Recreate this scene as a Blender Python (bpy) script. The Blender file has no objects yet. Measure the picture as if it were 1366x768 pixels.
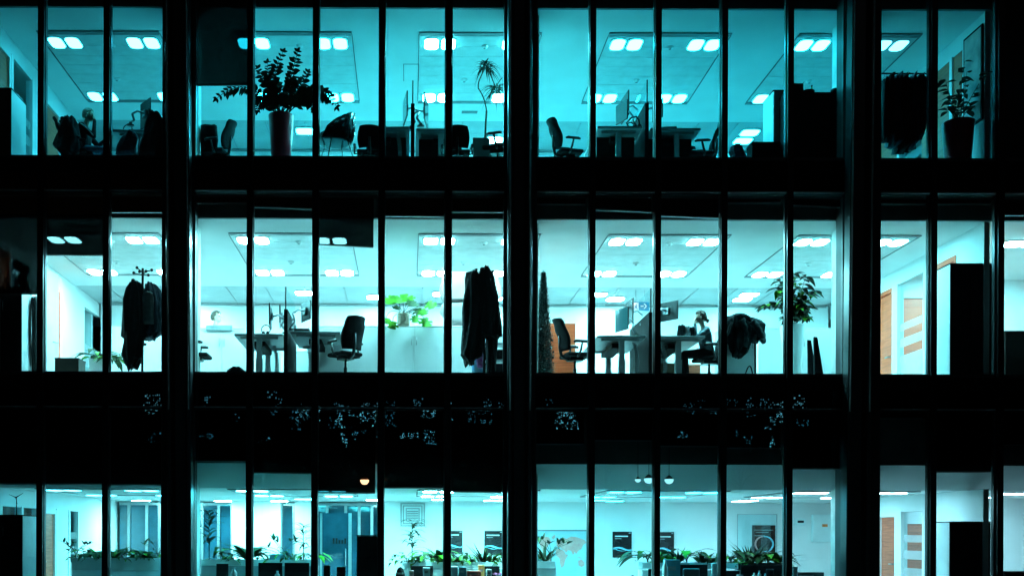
import bpy, bmesh, math, random
from mathutils import Vector, Matrix, Euler
R = math.radians
rnd = random.Random(7)
scene = bpy.context.scene
COL = scene.collection

# ------------------------------------------------------------------ site geometry
D = 18.0            # camera to glass line, metres
PPM = 76.0          # photo pixels per metre at the glass line
EYE = 1.70          # eye height over the street
ROLL = R(0.20)
PX0, PY0 = 545.0, 714.0
def W(px, py, Y):
    """world point that stands at depth Y behind the glass line and was measured at (px, py)"""
    u, v = px - PX0, PY0 - py
    c, s = math.cos(ROLL), math.sin(ROLL)
    u, v = u*c - v*s, u*s + v*c
    k = (D + Y)/D/PPM
    return Vector((u*k, Y, EYE + v*k))
def K(Y): return (D + Y)/D/PPM
def xw(px, Y, py=384): return W(px, py, Y).x
def zw(py, Y, px=545): return W(px, py, Y).z

F0, F1, F2 = 0.10, 4.54, 8.32          # finished floor levels
C0, C1, C2 = 2.57, 7.36, 11.13         # ceiling levels
H0, H1, H2 = 3.92, 7.70, 11.48         # window heads
FLOORS = (F0, F1, F2); CEILS = (C0, C1, C2); HEADS = (H0, H1, H2)
STOREY = ('ground floor', 'middle storey', 'top storey')

# ------------------------------------------------------------------ materials
MATS = {}
def mat(name, col, rough=.6, metal=0, var=.12, scale=6., spec=.5, bump=0., bscale=60., two=None, emit=None, estr=0):
    if name in MATS: return MATS[name]
    m = bpy.data.materials.new(name); m.use_nodes = True
    nt = m.node_tree; b = nt.nodes['Principled BSDF']
    b.inputs['Roughness'].default_value = rough; b.inputs['Metallic'].default_value = metal
    b.inputs['Specular IOR Level'].default_value = spec
    tc = nt.nodes.new('ShaderNodeTexCoord')
    nz = nt.nodes.new('ShaderNodeTexNoise'); nz.inputs['Scale'].default_value = scale; nz.inputs['Detail'].default_value = 6
    nt.links.new(tc.outputs['Object'], nz.inputs['Vector'])
    rp = nt.nodes.new('ShaderNodeValToRGB')
    lo = two if two else tuple(c*(1-var) for c in col); hi = tuple(min(1, c*(1+var)) for c in col)
    rp.color_ramp.elements[0].color = (*lo, 1); rp.color_ramp.elements[1].color = (*hi, 1)
    rp.color_ramp.elements[0].position = .3; rp.color_ramp.elements[1].position = .7
    nt.links.new(nz.outputs['Fac'], rp.inputs['Fac']); nt.links.new(rp.outputs['Color'], b.inputs['Base Color'])
    if bump:
        n2 = nt.nodes.new('ShaderNodeTexNoise'); n2.inputs['Scale'].default_value = bscale; n2.inputs['Detail'].default_value = 3
        nt.links.new(tc.outputs['Object'], n2.inputs['Vector'])
        bp = nt.nodes.new('ShaderNodeBump'); bp.inputs['Strength'].default_value = bump; bp.inputs['Distance'].default_value = .02
        nt.links.new(n2.outputs['Fac'], bp.inputs['Height']); nt.links.new(bp.outputs['Normal'], b.inputs['Normal'])
    if emit:
        b.inputs['Emission Color'].default_value = (*emit, 1); b.inputs['Emission Strength'].default_value = estr
    MATS[name] = m
    return m
def wood(name, dark, light, axis='Z', rough=.45, planks=5.):
    if name in MATS: return MATS[name]
    m = bpy.data.materials.new(name); m.use_nodes = True
    nt = m.node_tree; b = nt.nodes['Principled BSDF']; b.inputs['Roughness'].default_value = rough
    tc = nt.nodes.new('ShaderNodeTexCoord'); mp = nt.nodes.new('ShaderNodeMapping')
    mp.inputs['Scale'].default_value = (1.2, 1.2, 22) if axis == 'Z' else (22, 22, 1.2)
    nt.links.new(tc.outputs['Object'], mp.inputs['Vector'])
    nz = nt.nodes.new('ShaderNodeTexNoise'); nz.inputs['Scale'].default_value = 2.2; nz.inputs['Detail'].default_value = 8; nz.inputs['Distortion'].default_value = .6
    nt.links.new(mp.outputs['Vector'], nz.inputs['Vector'])
    rp = nt.nodes.new('ShaderNodeValToRGB')
    rp.color_ramp.elements[0].color = (*dark, 1); rp.color_ramp.elements[1].color = (*light, 1)
    rp.color_ramp.elements[0].position = .35; rp.color_ramp.elements[1].position = .68
    nt.links.new(nz.outputs['Fac'], rp.inputs['Fac'])
    # plank joints
    sx = nt.nodes.new('ShaderNodeSeparateXYZ'); nt.links.new(tc.outputs['Object'], sx.inputs[0])
    mu = nt.nodes.new('ShaderNodeMath'); mu.operation = 'MULTIPLY'; mu.inputs[1].default_value = planks
    fr = nt.nodes.new('ShaderNodeMath'); fr.operation = 'FRACT'
    gt = nt.nodes.new('ShaderNodeMath'); gt.operation = 'GREATER_THAN'; gt.inputs[1].default_value = .04
    ma = nt.nodes.new('ShaderNodeMath'); ma.operation = 'MULTIPLY_ADD'; ma.inputs[1].default_value = .5; ma.inputs[2].default_value = .5
    nt.links.new(sx.outputs[2], mu.inputs[0]); nt.links.new(mu.outputs[0], fr.inputs[0]); nt.links.new(fr.outputs[0], gt.inputs[0]); nt.links.new(gt.outputs[0], ma.inputs[0])
    mx = nt.nodes.new('ShaderNodeMix'); mx.data_type = 'RGBA'; mx.blend_type = 'MULTIPLY'; mx.inputs[0].default_value = 1
    nt.links.new(rp.outputs['Color'], mx.inputs[6]); nt.links.new(ma.outputs[0], mx.inputs[7])
    nt.links.new(mx.outputs[2], b.inputs['Base Color'])
    MATS[name] = m
    return m
def emis(name, col, s):
    if name in MATS: return MATS[name]
    m = bpy.data.materials.new(name); m.use_nodes = True
    nt = m.node_tree; nt.nodes.clear()
    e = nt.nodes.new('ShaderNodeEmission'); e.inputs[0].default_value = (*col, 1); e.inputs[1].default_value = s
    o = nt.nodes.new('ShaderNodeOutputMaterial'); nt.links.new(e.outputs[0], o.inputs[0])
    MATS[name] = m
    return m
def glassy(name, tint, refl=.06, edge=.6, rough=.0, dirt=0.):
    m = bpy.data.materials.new(name); m.use_nodes = True
    nt = m.node_tree; nt.nodes.clear()
    t = nt.nodes.new('ShaderNodeBsdfTransparent'); t.inputs[0].default_value = (*tint, 1)
    g = nt.nodes.new('ShaderNodeBsdfGlossy'); g.inputs['Roughness'].default_value = rough; g.inputs[0].default_value = (.9, 1, 1, 1)
    lw = nt.nodes.new('ShaderNodeLayerWeight'); lw.inputs[0].default_value = .25
    pw = nt.nodes.new('ShaderNodeMath'); pw.operation = 'POWER'; pw.inputs[1].default_value = 3
    nt.links.new(lw.outputs['Facing'], pw.inputs[0])
    ma = nt.nodes.new('ShaderNodeMath'); ma.operation = 'MULTIPLY_ADD'; ma.inputs[1].default_value = edge; ma.inputs[2].default_value = refl
    nt.links.new(pw.outputs[0], ma.inputs[0])
    mx = nt.nodes.new('ShaderNodeMixShader'); nt.links.new(ma.outputs[0], mx.inputs[0])
    nt.links.new(t.outputs[0], mx.inputs[1]); nt.links.new(g.outputs[0], mx.inputs[2])
    out = mx.outputs[0]
    if dirt:
        tc = nt.nodes.new('ShaderNodeTexCoord'); nz = nt.nodes.new('ShaderNodeTexNoise'); nz.inputs['Scale'].default_value = 5; nz.inputs['Detail'].default_value = 8
        nt.links.new(tc.outputs['Object'], nz.inputs['Vector'])
        d = nt.nodes.new('ShaderNodeBsdfTranslucent'); d.inputs[0].default_value = (.8, .85, .85, 1)
        m2 = nt.nodes.new('ShaderNodeMath'); m2.operation = 'MULTIPLY'; m2.inputs[1].default_value = dirt
        nt.links.new(nz.outputs['Fac'], m2.inputs[0])
        mx2 = nt.nodes.new('ShaderNodeMixShader'); nt.links.new(m2.outputs[0], mx2.inputs[0])
        nt.links.new(out, mx2.inputs[1]); nt.links.new(d.outputs[0], mx2.inputs[2]); out = mx2.outputs[0]
    o = nt.nodes.new('ShaderNodeOutputMaterial'); nt.links.new(out, o.inputs[0])
    MATS[name] = m
    return m
def frosted(name):
    m = bpy.data.materials.new(name); m.use_nodes = True
    nt = m.node_tree; nt.nodes.clear()
    t = nt.nodes.new('ShaderNodeBsdfTransparent'); d = nt.nodes.new('ShaderNodeBsdfTranslucent'); d2 = nt.nodes.new('ShaderNodeBsdfDiffuse')
    tc = nt.nodes.new('ShaderNodeTexCoord'); nz = nt.nodes.new('ShaderNodeTexNoise'); nz.inputs['Scale'].default_value = 3
    nt.links.new(tc.outputs['Object'], nz.inputs['Vector'])
    d.inputs[0].default_value = d2.inputs[0].default_value = (.8, .86, .88, 1)
    ma = nt.nodes.new('ShaderNodeMath'); ma.operation = 'MULTIPLY_ADD'; ma.inputs[1].default_value = .2; ma.inputs[2].default_value = .35
    nt.links.new(nz.outputs['Fac'], ma.inputs[0])
    m1 = nt.nodes.new('ShaderNodeMixShader'); nt.links.new(d.outputs[0], m1.inputs[1]); nt.links.new(d2.outputs[0], m1.inputs[2])
    m2 = nt.nodes.new('ShaderNodeMixShader'); nt.links.new(ma.outputs[0], m2.inputs[0]); nt.links.new(t.outputs[0], m2.inputs[1]); nt.links.new(m1.outputs[0], m2.inputs[2])
    o = nt.nodes.new('ShaderNodeOutputMaterial'); nt.links.new(m2.outputs[0], o.inputs[0])
    MATS[name] = m
    return m
def screen_fabric(name, col, open_):
    """woven roller-blind cloth: opaque threads with a small open area"""
    m = bpy.data.materials.new(name); m.use_nodes = True
    nt = m.node_tree; nt.nodes.clear()
    t = nt.nodes.new('ShaderNodeBsdfTransparent'); d = nt.nodes.new('ShaderNodeBsdfDiffuse')
    tc = nt.nodes.new('ShaderNodeTexCoord'); nz = nt.nodes.new('ShaderNodeTexNoise'); nz.inputs['Scale'].default_value = 3
    nt.links.new(tc.outputs['Object'], nz.inputs['Vector'])
    rp = nt.nodes.new('ShaderNodeValToRGB')
    rp.color_ramp.elements[0].color = (*[c*.8 for c in col], 1); rp.color_ramp.elements[1].color = (*[c*1.2 for c in col], 1)
    nt.links.new(nz.outputs['Fac'], rp.inputs['Fac']); nt.links.new(rp.outputs['Color'], d.inputs[0])
    mx = nt.nodes.new('ShaderNodeMixShader'); mx.inputs[0].default_value = open_
    nt.links.new(d.outputs[0], mx.inputs[1]); nt.links.new(t.outputs[0], mx.inputs[2])
    o = nt.nodes.new('ShaderNodeOutputMaterial'); nt.links.new(mx.outputs[0], o.inputs[0])
    MATS[name] = m
    return m

M_alu   = mat('black_anodised_aluminium', (.012, .013, .015), .35, .6, .2, 4)
M_steel = mat('dark_painted_steel', (.035, .037, .04), .3, 0, .15, 3)
M_spand = mat('black_glass_spandrel', (.004, .004, .005), .0, 0, .2, 2, spec=.6)
M_clad  = mat('black_cladding', (.008, .008, .009), .5, 0, .2, 2)
M_frame = mat('dark_grey_frame', (.05, .052, .055), .4, .3, .2, 4)
M_bulk  = mat('grey_bulkhead', (.16, .17, .17), .7, 0, .15, 3)
M_pane  = glassy('window_glass', (.90, .97, .97), .045, .5, 0, .0)
M_frost = frosted('frosted_film')
M_glint = glassy('partition_glass', (.86, .95, .96), .04, .5)
M_blind = screen_fabric('black_screen_fabric', (.008, .008, .009), .007)
M_blindt = screen_fabric('black_mesh_screen_fabric', (.008, .008, .009), .014)
M_rail  = mat('blind_rail_metal', (.35, .36, .37), .35, .8, .1)
M_white = mat('white_paint', (.78, .79, .79), .6, 0, .04, 2, bump=.05, bscale=30)
M_wallw = mat('white_wall', (.74, .75, .75), .7, 0, .06, 1.2, bump=.06, bscale=25)
M_conc  = mat('pale_concrete', (.62, .62, .60), .75, 0, .22, 3.5, bump=.3, bscale=18)
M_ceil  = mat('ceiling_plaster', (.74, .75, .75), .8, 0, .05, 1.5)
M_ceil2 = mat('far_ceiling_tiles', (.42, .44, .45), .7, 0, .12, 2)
M_tray  = mat('perforated_ceiling_panel', (.60, .62, .62), .6, 0, .10, 5, bump=.1, bscale=120)
M_slot  = mat('dark_air_slot', (.17, .18, .19), .6)
M_post  = mat('dark_post_paint', (.03, .03, .032), .5)
M_carpet= mat('office_carpet', (.42, .42, .41), .95, 0, .3, 20, bump=.3, bscale=200)
M_black = mat('matt_black', (.010, .010, .011), .8, 0, .3, 8, spec=.12)
M_blackg= mat('gloss_black', (.012, .012, .014), .18, 0, .2, 8)
M_chair = mat('black_mesh_fabric', (.008, .008, .009), .8, 0, .4, 40, spec=.15, bump=.4, bscale=220)
M_plas  = mat('black_plastic', (.008, .008, .009), .35, 0, .2, 10)
M_grey  = mat('grey_laminate', (.30, .32, .33), .5, 0, .12, 4)
M_desk  = mat('pale_desk_laminate', (.27, .33, .34), .4, 0, .08, 3)
M_alum  = mat('silver_metal', (.34, .35, .36), .35, .7, .08, 8)
M_whlam = mat('white_laminate', (.80, .80, .80), .35, 0, .03, 3)
M_oak   = wood('orange_oak_veneer', (.56, .06, .014), (.76, .105, .03))
M_brown = wood('brown_walnut_veneer', (.34, .07, .035), (.58, .14, .07))
M_screen= mat('dark_screen', (.02, .03, .035), .08, 0, .15, 3)
M_reflscr   = mat('reflecting_screen', (.02, .03, .035), .12, 0, .15, 3, emit=(.02, .30, .36), estr=.55)  # weak emission stands in for room light reflected by turned screens
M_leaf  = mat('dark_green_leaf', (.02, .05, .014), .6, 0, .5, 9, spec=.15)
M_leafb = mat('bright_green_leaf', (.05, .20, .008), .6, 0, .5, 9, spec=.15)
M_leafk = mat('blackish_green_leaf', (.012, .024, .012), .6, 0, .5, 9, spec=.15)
M_bark  = mat('brown_bark', (.09, .065, .045), .85, 0, .35, 25, bump=.4, bscale=60)
M_soil  = mat('potting_soil', (.03, .022, .016), .95, 0, .4, 30, bump=.6, bscale=70)
M_redpot= mat('dark_red_glazed_pot', (.50, .012, .03), .3, 0, .2, 5)
M_teal  = mat('pale_teal_pot', (.66, .76, .77), .45, 0, .06, 4)
M_skin  = mat('skin', (.62, .40, .30), .5, 0, .1, 12)
M_hair  = mat('dark_brown_hair', (.10, .065, .045), .6, 0, .5, 60, bump=.5, bscale=160)
M_blond = mat('fair_hair', (.86, .80, .66), .6, 0, .3, 60, bump=.5, bscale=160)
M_denim = mat('grey_denim', (.07, .125, .145), .9, 0, .35, 30, bump=.3, bscale=200)
M_jeans = mat('pale_blue_jeans', (.16, .30, .42), .9, 0, .35, 30, bump=.3, bscale=200)
M_blkcl = mat('black_cloth', (.010, .010, .012), .9, 0, .5, 14, bump=.5, bscale=30)
M_navy  = mat('navy_nylon', (.018, .032, .055), .6, 0, .5, 14, bump=.5, bscale=30)
M_puff  = mat('dark_green_nylon', (.006, .013, .015), .75, 0, .6, 10, spec=.15, bump=.7, bscale=18)
M_greycl= mat('grey_cloth', (.26, .30, .31), .9, 0, .25, 14, bump=.4, bscale=40)
M_pink  = mat('pinkish_grey_felt', (.42, .33, .32), .95, 0, .08, 5, bump=.2, bscale=60)
M_wicker= mat('wicker', (.50, .38, .28), .8, 0, .4, 50, bump=.8, bscale=90)
M_planter=mat('grey_planter_board', (.68, .66, .64), .7, 0, .10, 6, bump=.15, bscale=40)
EMCOL = {}

# ------------------------------------------------------------------ mesh builder
class MB:
    def __init__(s): s.v = []; s.f = []; s.mi = []; s.sm = []; s.cur = 0
    def add(s, vs, fs, smooth=False):
        o = len(s.v); s.v += [tuple(v) for v in vs]
        for f in fs:
            s.f.append([i+o for i in f]); s.mi.append(s.cur); s.sm.append(smooth)
        return s
    def box(s, x0, x1, y0, y1, z0, z1, M=None):
        vs = [Vector(p) for p in ((x0,y0,z0),(x1,y0,z0),(x1,y1,z0),(x0,y1,z0),(x0,y0,z1),(x1,y0,z1),(x1,y1,z1),(x0,y1,z1))]
        if M is not None: vs = [M @ v for v in vs]
        return s.add(vs, [(0,3,2,1),(4,5,6,7),(0,1,5,4),(1,2,6,5),(2,3,7,6),(3,0,4,7)])
    def tube(s, pts, rad, n=8, cap=True):
        pts = [Vector(p) for p in pts]
        if not hasattr(rad, '__len__'): rad = [rad]*len(pts)
        rings = []; up = Vector((0, 0, 1)); prev = None
        for i, p in enumerate(pts):
            d = (pts[min(i+1, len(pts)-1)] - pts[max(i-1, 0)])
            if d.length < 1e-9: d = Vector((0, 0, 1))
            d.normalize()
            if prev is None:
                a = d.cross(up)
                if a.length < 1e-3: a = d.cross(Vector((1, 0, 0)))
            else:
                a = prev - d*prev.dot(d)
                if a.length < 1e-4: a = d.cross(up)
            a.normalize(); prev = a; b = d.cross(a)
            rings.append([p + (a*math.cos(t) + b*math.sin(t))*rad[i] for t in [2*math.pi*k/n for k in range(n)]])
        vs = [v for r in rings for v in r]; fs = []
        for i in range(len(pts)-1):
            for k in range(n):
                fs.append((i*n+k, i*n+(k+1) % n, (i+1)*n+(k+1) % n, (i+1)*n+k))
        if cap:
            fs.append(tuple(reversed(range(n)))); fs.append(tuple((len(pts)-1)*n+k for k in range(n)))
        return s.add(vs, fs, True)
    def lathe(s, prof, n=24, c=(0, 0, 0), sx=1, sy=1):
        vs = []; fs = []
        for r, z in prof:
            for k in range(n):
                t = 2*math.pi*k/n
                vs.append((c[0]+r*math.cos(t)*sx, c[1]+r*math.sin(t)*sy, c[2]+z))
        for i in range(len(prof)-1):
            for k in range(n):
                fs.append((i*n+k, i*n+(k+1) % n, (i+1)*n+(k+1) % n, (i+1)*n+k))
        fs.append(tuple(reversed(range(n)))); fs.append(tuple((len(prof)-1)*n+k for k in range(n)))
        return s.add(vs, fs, True)
    def ball(s, c, r, n=12, m=8, M=None):
        if not hasattr(r, '__len__'): r = (r, r, r)
        c = Vector(c); vs = [c + Vector((0, 0, -r[2]))]; fs = []
        for i in range(1, m):
            a = -math.pi/2 + math.pi*i/m
            for k in range(n):
                t = 2*math.pi*k/n
                vs.append(c + Vector((r[0]*math.cos(a)*math.cos(t), r[1]*math.cos(a)*math.sin(t), r[2]*math.sin(a))))
        vs.append(c + Vector((0, 0, r[2])))
        for k in range(n): fs.append((0, 1+(k+1) % n, 1+k))
        for i in range(m-2):
            for k in range(n): fs.append((1+i*n+k, 1+i*n+(k+1) % n, 1+(i+1)*n+(k+1) % n, 1+(i+1)*n+k))
        L = len(vs)-1
        for k in range(n): fs.append((L, 1+(m-2)*n+k, 1+(m-2)*n+(k+1) % n))
        if M is not None: vs = [M @ v for v in vs]
        return s.add(vs, fs, True)
    def prism(s, pts, off):
        """closed polygon (3-D points) pushed along off"""
        n = len(pts); pts = [Vector(p) for p in pts]; off = Vector(off)
        vs = pts + [p+off for p in pts]
        fs = [tuple(reversed(range(n))), tuple(range(n, 2*n))] + [(i, (i+1) % n, n+(i+1) % n, n+i) for i in range(n)]
        return s.add(vs, fs)
    def cap(s, a, b, ra, rb, n=12):
        """tapered capsule"""
        a = Vector(a); b = Vector(b); d = b-a; L = d.length
        if L < 1e-6: return s.ball(a, ra, n, 8)
        d.normalize()
        pts = []; rad = []
        for i in range(5):
            t = math.pi/2*i/4; pts.append(a - d*ra*math.cos(t)); rad.append(max(ra*math.sin(t), 1e-4))
        for i in range(5):
            t = math.pi/2*i/4; pts.append(b + d*rb*math.sin(t)); rad.append(max(rb*math.cos(t), 1e-4))
        return s.tube(pts, rad, n)
    def leaf(s, p, d, L, Wd, droop=.2, up=Vector((0, 0, 1)), shape=.8, st=5, fold=.12):
        p = Vector(p); d = Vector(d).normalized()
        w = d.cross(up)
        if w.length < 1e-3: w = d.cross(Vector((1, 0, 0)))
        w.normalize(); nrm = w.cross(d)
        vs = []; fs = []
        for i in range(st+1):
            t = i/st
            c = p + d*L*t - Vector((0, 0, 1))*droop*L*t*t
            h = Wd*.5*max(math.sin(math.pi*min(1, t**shape)), .02 if 0 < t < 1 else .0) + Wd*.03
            vs += [c - w*h + nrm*fold*h, c, c + w*h + nrm*fold*h]
        for i in range(st):
            a = i*3
            fs += [(a, a+1, a+4, a+3), (a+1, a+2, a+5, a+4)]
        return s.add(vs, fs, True)
    def build(s, name, mats, parent=None, bevel=0, kind=None, sub=0):
        me = bpy.data.meshes.new(name)
        me.from_pydata(s.v, [], s.f)
        if not isinstance(mats, (list, tuple)): mats = [mats]
        for m in mats: me.materials.append(m)
        me.polygons.foreach_set('material_index', s.mi); me.polygons.foreach_set('use_smooth', s.sm)
        me.update()
        o = bpy.data.objects.new(name, me); COL.objects.link(o)
        if parent is not None: o.parent = parent
        if bevel:
            b = o.modifiers.new('bevel', 'BEVEL'); b.width = bevel; b.segments = 2; b.limit_method = 'ANGLE'; b.angle_limit = R(50)
        if sub:
            b = o.modifiers.new('smooth', 'SUBSURF'); b.levels = sub; b.render_levels = sub
        if kind: o['kind'] = kind
        return o
def thing(name, label, cat, loc=(0, 0, 0), rz=0, group=None):
    o = bpy.data.objects.new(name, None); COL.objects.link(o); o.empty_display_size = .1
    o.location = loc; o.rotation_euler = (0, 0, rz); o['label'] = label; o['category'] = cat
    if group: o['group'] = group
    return o
def tag(o, label, cat, group=None):
    o['label'] = label; o['category'] = cat
    if group: o['group'] = group
    return o
def dup(root, loc, rz=0, label=None, group=None, scale=None):
    r = root.copy(); COL.objects.link(r); r.location = loc; r.rotation_euler = (0, 0, rz)
    if label: r['label'] = label
    if group: r['group'] = group
    if scale: r.scale = scale if hasattr(scale, '__len__') else (scale,)*3
    for ch in list(root.children):
        c = ch.copy(); COL.objects.link(c); c.parent = r
        for g in list(ch.children):
            d = g.copy(); COL.objects.link(d); d.parent = c
    return r
# ------------------------------------------------------------------ the building
BX = [  # (bay, left px, right px) of each window opening at the glass line
    ('first', -28, 52), ('first', 60, 139), ('first', 147, 217),
    ('second', 260, 330), ('second', 338, 417), ('second', 425, 505), ('second', 513, 593), ('second', 602, 672),
    ('third', 715, 785), ('third', 793, 872), ('third', 880, 960), ('third', 968, 1047), ('third', 1056, 1124),
    ('fourth', 1173, 1238), ('fourth', 1247, 1326), ('fourth', 1337, 1414)]
XL, XR = xw(-60, 0), xw(1490, 0)
bld = thing('office_building', 'dark glass office building with three lit storeys seen at night', 'building')
def S(mb, name, m, parent=bld, **k): return mb.build(name, m, parent, **k)

YB = 10.0
# slabs, floors, ceilings
for i in range(3):
    S(MB().box(XL-.8, XR+1.2, .42, YB, FLOORS[i]-.28, FLOORS[i]), 'floor_slab', M_carpet)
    S(MB().box(XL-.8, XR+1.2, -.02, .415, FLOORS[i]-.28, FLOORS[i]-.004), 'floor_edge', M_black)
S(MB().box(XL-.8, XR+1.2, .42, YB, H2+.3, H2+.6), 'roof', M_clad)
YF = 5.35
TRX = [(-442+271*k)/PPM for k in range(5)]; TRX[0] = -5.86
TW = 2.30; TY0, TY1 = 1.21, 4.36
for i in range(3):
    c = CEILS[i]
    yb = (.98 if i == 0 else .40)
    S(MB().box(XL-.8, XR+1.2, yb, YF, c, c+.05), 'ceiling', M_ceil)
    far = MB()
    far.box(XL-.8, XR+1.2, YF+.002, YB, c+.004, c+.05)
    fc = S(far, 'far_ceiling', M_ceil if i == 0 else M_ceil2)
    if i:
        for k in range(-8, 13):
            x = k*.9 + .3
            MB().box(x-.012, x+.012, YF+.1, 7.1, c-.012, c+.002).build('ceiling_joint', M_rail, fc)
    for k, tx in enumerate(TRX):
        if i == 1 and False: continue
        tr = MB(); n = 7; y0, y1 = TY0+.15, TY1-.12; h = (y1-y0)/n
        for j in range(n):
            tr.box(tx-TW/2+.02, tx+TW/2-.02, y0+j*h+.006, y0+(j+1)*h-.006, c-.012, c-.002)
        t = S(tr, 'ceiling_tray', M_tray)
        sl = MB()
        sl.box(tx-TW/2, tx+TW/2, TY0, TY0+.075, c-.022, c-.004); sl.box(tx-TW/2+.02, tx+TW/2-.02, TY0+.10, TY0+.145, c-.012, c-.003)
        sl.box(tx-TW/2, tx+TW/2, TY1-.11, TY1, c-.022, c-.004)
        for sx in (-1, 1):
            x = tx + sx*(TW/2); sl.box(x-.008, x+.008, TY0+.08, TY1-.112, c-.02, c-.004)
        sl.build('air_slot', M_slot, t)
# ceiling lights
EM = [emis('lamp_ground_floor', (.014, .68, .95), 68), emis('lamp_middle_storey', (.30, .91, 1.0), 235), emis('lamp_top_storey', (.014, .68, .92), 86)]
EM_TOP_B = emis('lamp_top_storey_brighter', (.10, .88, 1.0), 235)
EM_TOP_D = emis('lamp_top_storey_dimmer', (.04, .68, .92), 27)
EM_TOP_E = emis('lamp_top_storey_dimmest', (.14, .68, .92), 6.5)
EM_MID_D = emis('lamp_middle_storey_cooler', (.20, .88, 1.0), 150)
EM_GND_A = emis('lamp_ground_floor_dimmest', (.07, .70, .95), 24)
EM_GND_B = emis('lamp_ground_floor_brighter', (.28, .94, 1.0), 310)
EM_GND_M = emis('lamp_ground_floor_medium', (.07, .84, 1.0), 90)
EM_GND_D = emis('lamp_ground_floor_warmer', (.42, .84, 1.0), 75)
def lamp_kind(i, x, y=0):
    if i == 2: return EM_TOP_E if x > 8.5 else EM_TOP_D if x < -4 else (EM_TOP_B if -1 < x < 3 else EM[2])
    if i == 0:
        if x < -4: return EM_GND_A if y < 5 else EM[0]
        if x > 7: return EM_GND_D
        return EM_GND_B if -1 < x < 3.2 else (EM_GND_M if x < 0 else EM[0])
    return EM_MID_D if 7 < x < 11 else EM[1]
def rr(cx, cy, w, h, r, z, n=5):
    pts = []
    for (sx, sy, a0) in ((1, 1, 0), (-1, 1, 90), (-1, -1, 180), (1, -1, 270)):
        for j in range(n+1):
            a = R(a0 + 90*j/n); pts.append((cx+sx*(w/2-r)+r*math.cos(a), cy+sy*(h/2-r)+r*math.sin(a), z))
    return pts
PROTO = {}
ORD = ('first', 'second', 'third', 'fourth', 'fifth')
def ceiling_light(x, y, c, em, label, group, w=.255, h=.42):
    key = (em.name, w, h)
    if key not in PROTO:
        t = thing('ceiling_light', label, 'ceiling light', (x, y, c), 0, group)
        MB().prism(rr(0, 0, w+.02, h+.02, .10, -.028), (0, 0, .024)).build('frame', M_white, t)
        MB().prism(rr(0, 0, w, h, .095, -.034), (0, 0, .004)).build('diffuser', em, t)
        PROTO[key] = t
        return t
    return dup(PROTO[key], (x, y, c), 0, label, group)
for i in range(3):
    for k, tx in enumerate(TRX):
        for yy, row in ((1.64, 'street-side'), (4.05, 'inner')):
            for j, dx in enumerate((-.91, -.585, .585, .91)):
                em = lamp_kind(i, tx+dx, yy)
                ceiling_light(tx+dx, yy, CEILS[i], em,
                    f'white square ceiling light, {ORD[j]} along the {row} edge of {ORD[k]} ceiling tray, {STOREY[i]}',
                    f'ceiling lights of the {STOREY[i]}')
    n = 0
    for (x, y) in ((-2.45, 5.9), (.75, 5.95), (2.0, 6.4), (4.4, 5.95), (7.92, 5.9), (7.92, 6.4), (-5.2, 6.4), (-.8, 6.3), (4.9, 6.4), (11.6, 1.7), (12.0, 1.7), (11.6, 3.6), (12.0, 3.6), (11.8, 6.0)):
        n += 1
        if i == 2 and x > 11: continue
        em = lamp_kind(i, x, y)
        WHERE = ('behind the zz plant side', 'behind the fourth window of the second bay', 'far back near the middle pier', 'behind the third bay desks, nearer', 'behind third bay end, upper of two', 'behind third bay end, lower of two', 'far back in the first bay', 'far back behind the second bay desks', 'behind the third bay desks, farther',
                 'street-side left', 'street-side right', 'inner left', 'inner right', 'single one at the far end')
        ceiling_light(x, y, CEILS[i], em, (f'lone wide ceiling light {WHERE[n-1]}, {STOREY[i]}' if x < 11 else f'ceiling light in the narrow side room, {WHERE[n-1]}, {STOREY[i]}'),
                      f'rear ceiling lights of the {STOREY[i]}', .40, .36)
# smoke detectors, hatch and linear grille
for i in (1, 2):
    for k, tx in enumerate(TRX):
        for q, (dx, yy) in enumerate(((.12, 1.75), (-.2, 3.2))):
            t = thing('smoke_detector', f'small round smoke detector {("near the street edge", "near the middle")[q]} of {ORD[k]} ceiling tray, {STOREY[i]}', 'smoke detector', (tx+dx, yy, CEILS[i]-.012), 0, 'smoke detectors')
            MB().lathe([(.035, -.045), (.055, -.03), (.065, -.012), (.065, 0)], 18).build('housing', M_white, t); MB().lathe([(.02, -.056), (.03, -.046)], 12).build('sensor', M_grey, t)
hz_ = C2-.006
S(MB().box(-.14, .18, 2.52, 2.54, hz_, hz_+.004).box(-.14, -.125, 2.54, 3.3, hz_, hz_+.004).box(.165, .18, 2.54, 3.3, hz_, hz_+.004), 'ceiling_hatch', M_slot)
S(MB().box(1.15, 1.50, 4.78, 4.90, C2-.014, C2-.003), 'linear_grille', M_slot)
for n_, (x, y) in enumerate(((-6.6, 7.3), (-5.7, 6.9), (-4.6, 7.4), (-3.2, 7.4))):  # extra ceiling lamps added to brighten the ground-floor rear
    ceiling_light(x, y, C0, EM_GND_B, f'{ORD[n_]} added fill light in front of the dark glazing behind the long planter', 'rear ceiling lights of the ground floor', .40, .36)
# bulkheads and head soffits
for i in (1, 2):
    S(MB().box(XL, XR, .34, .395, CEILS[i], HEADS[i]+.02), 'bulkhead', M_bulk)
    S(MB().box(XL, XR, .03, .335, HEADS[i]+.02, HEADS[i]+.05), 'head_soffit', M_clad)
S(MB().box(XL, XR, .34, .395, 2.99, H0+.02), 'bulkhead', M_bulk)
S(MB().box(XL, XR, .03, .335, H0+.02, H0+.05), 'head_soffit', M_clad)
S(MB().prism([(XL, .34, 2.986), (XL, .97, C0), (XL, .97, C0+.06), (XL, .40, 2.986)], (XR-XL, 0, 0)), 'sloped_soffit', M_wallw)
M_trim = mat('brushed_trim', (.40, .41, .42), .4, .3)
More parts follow.
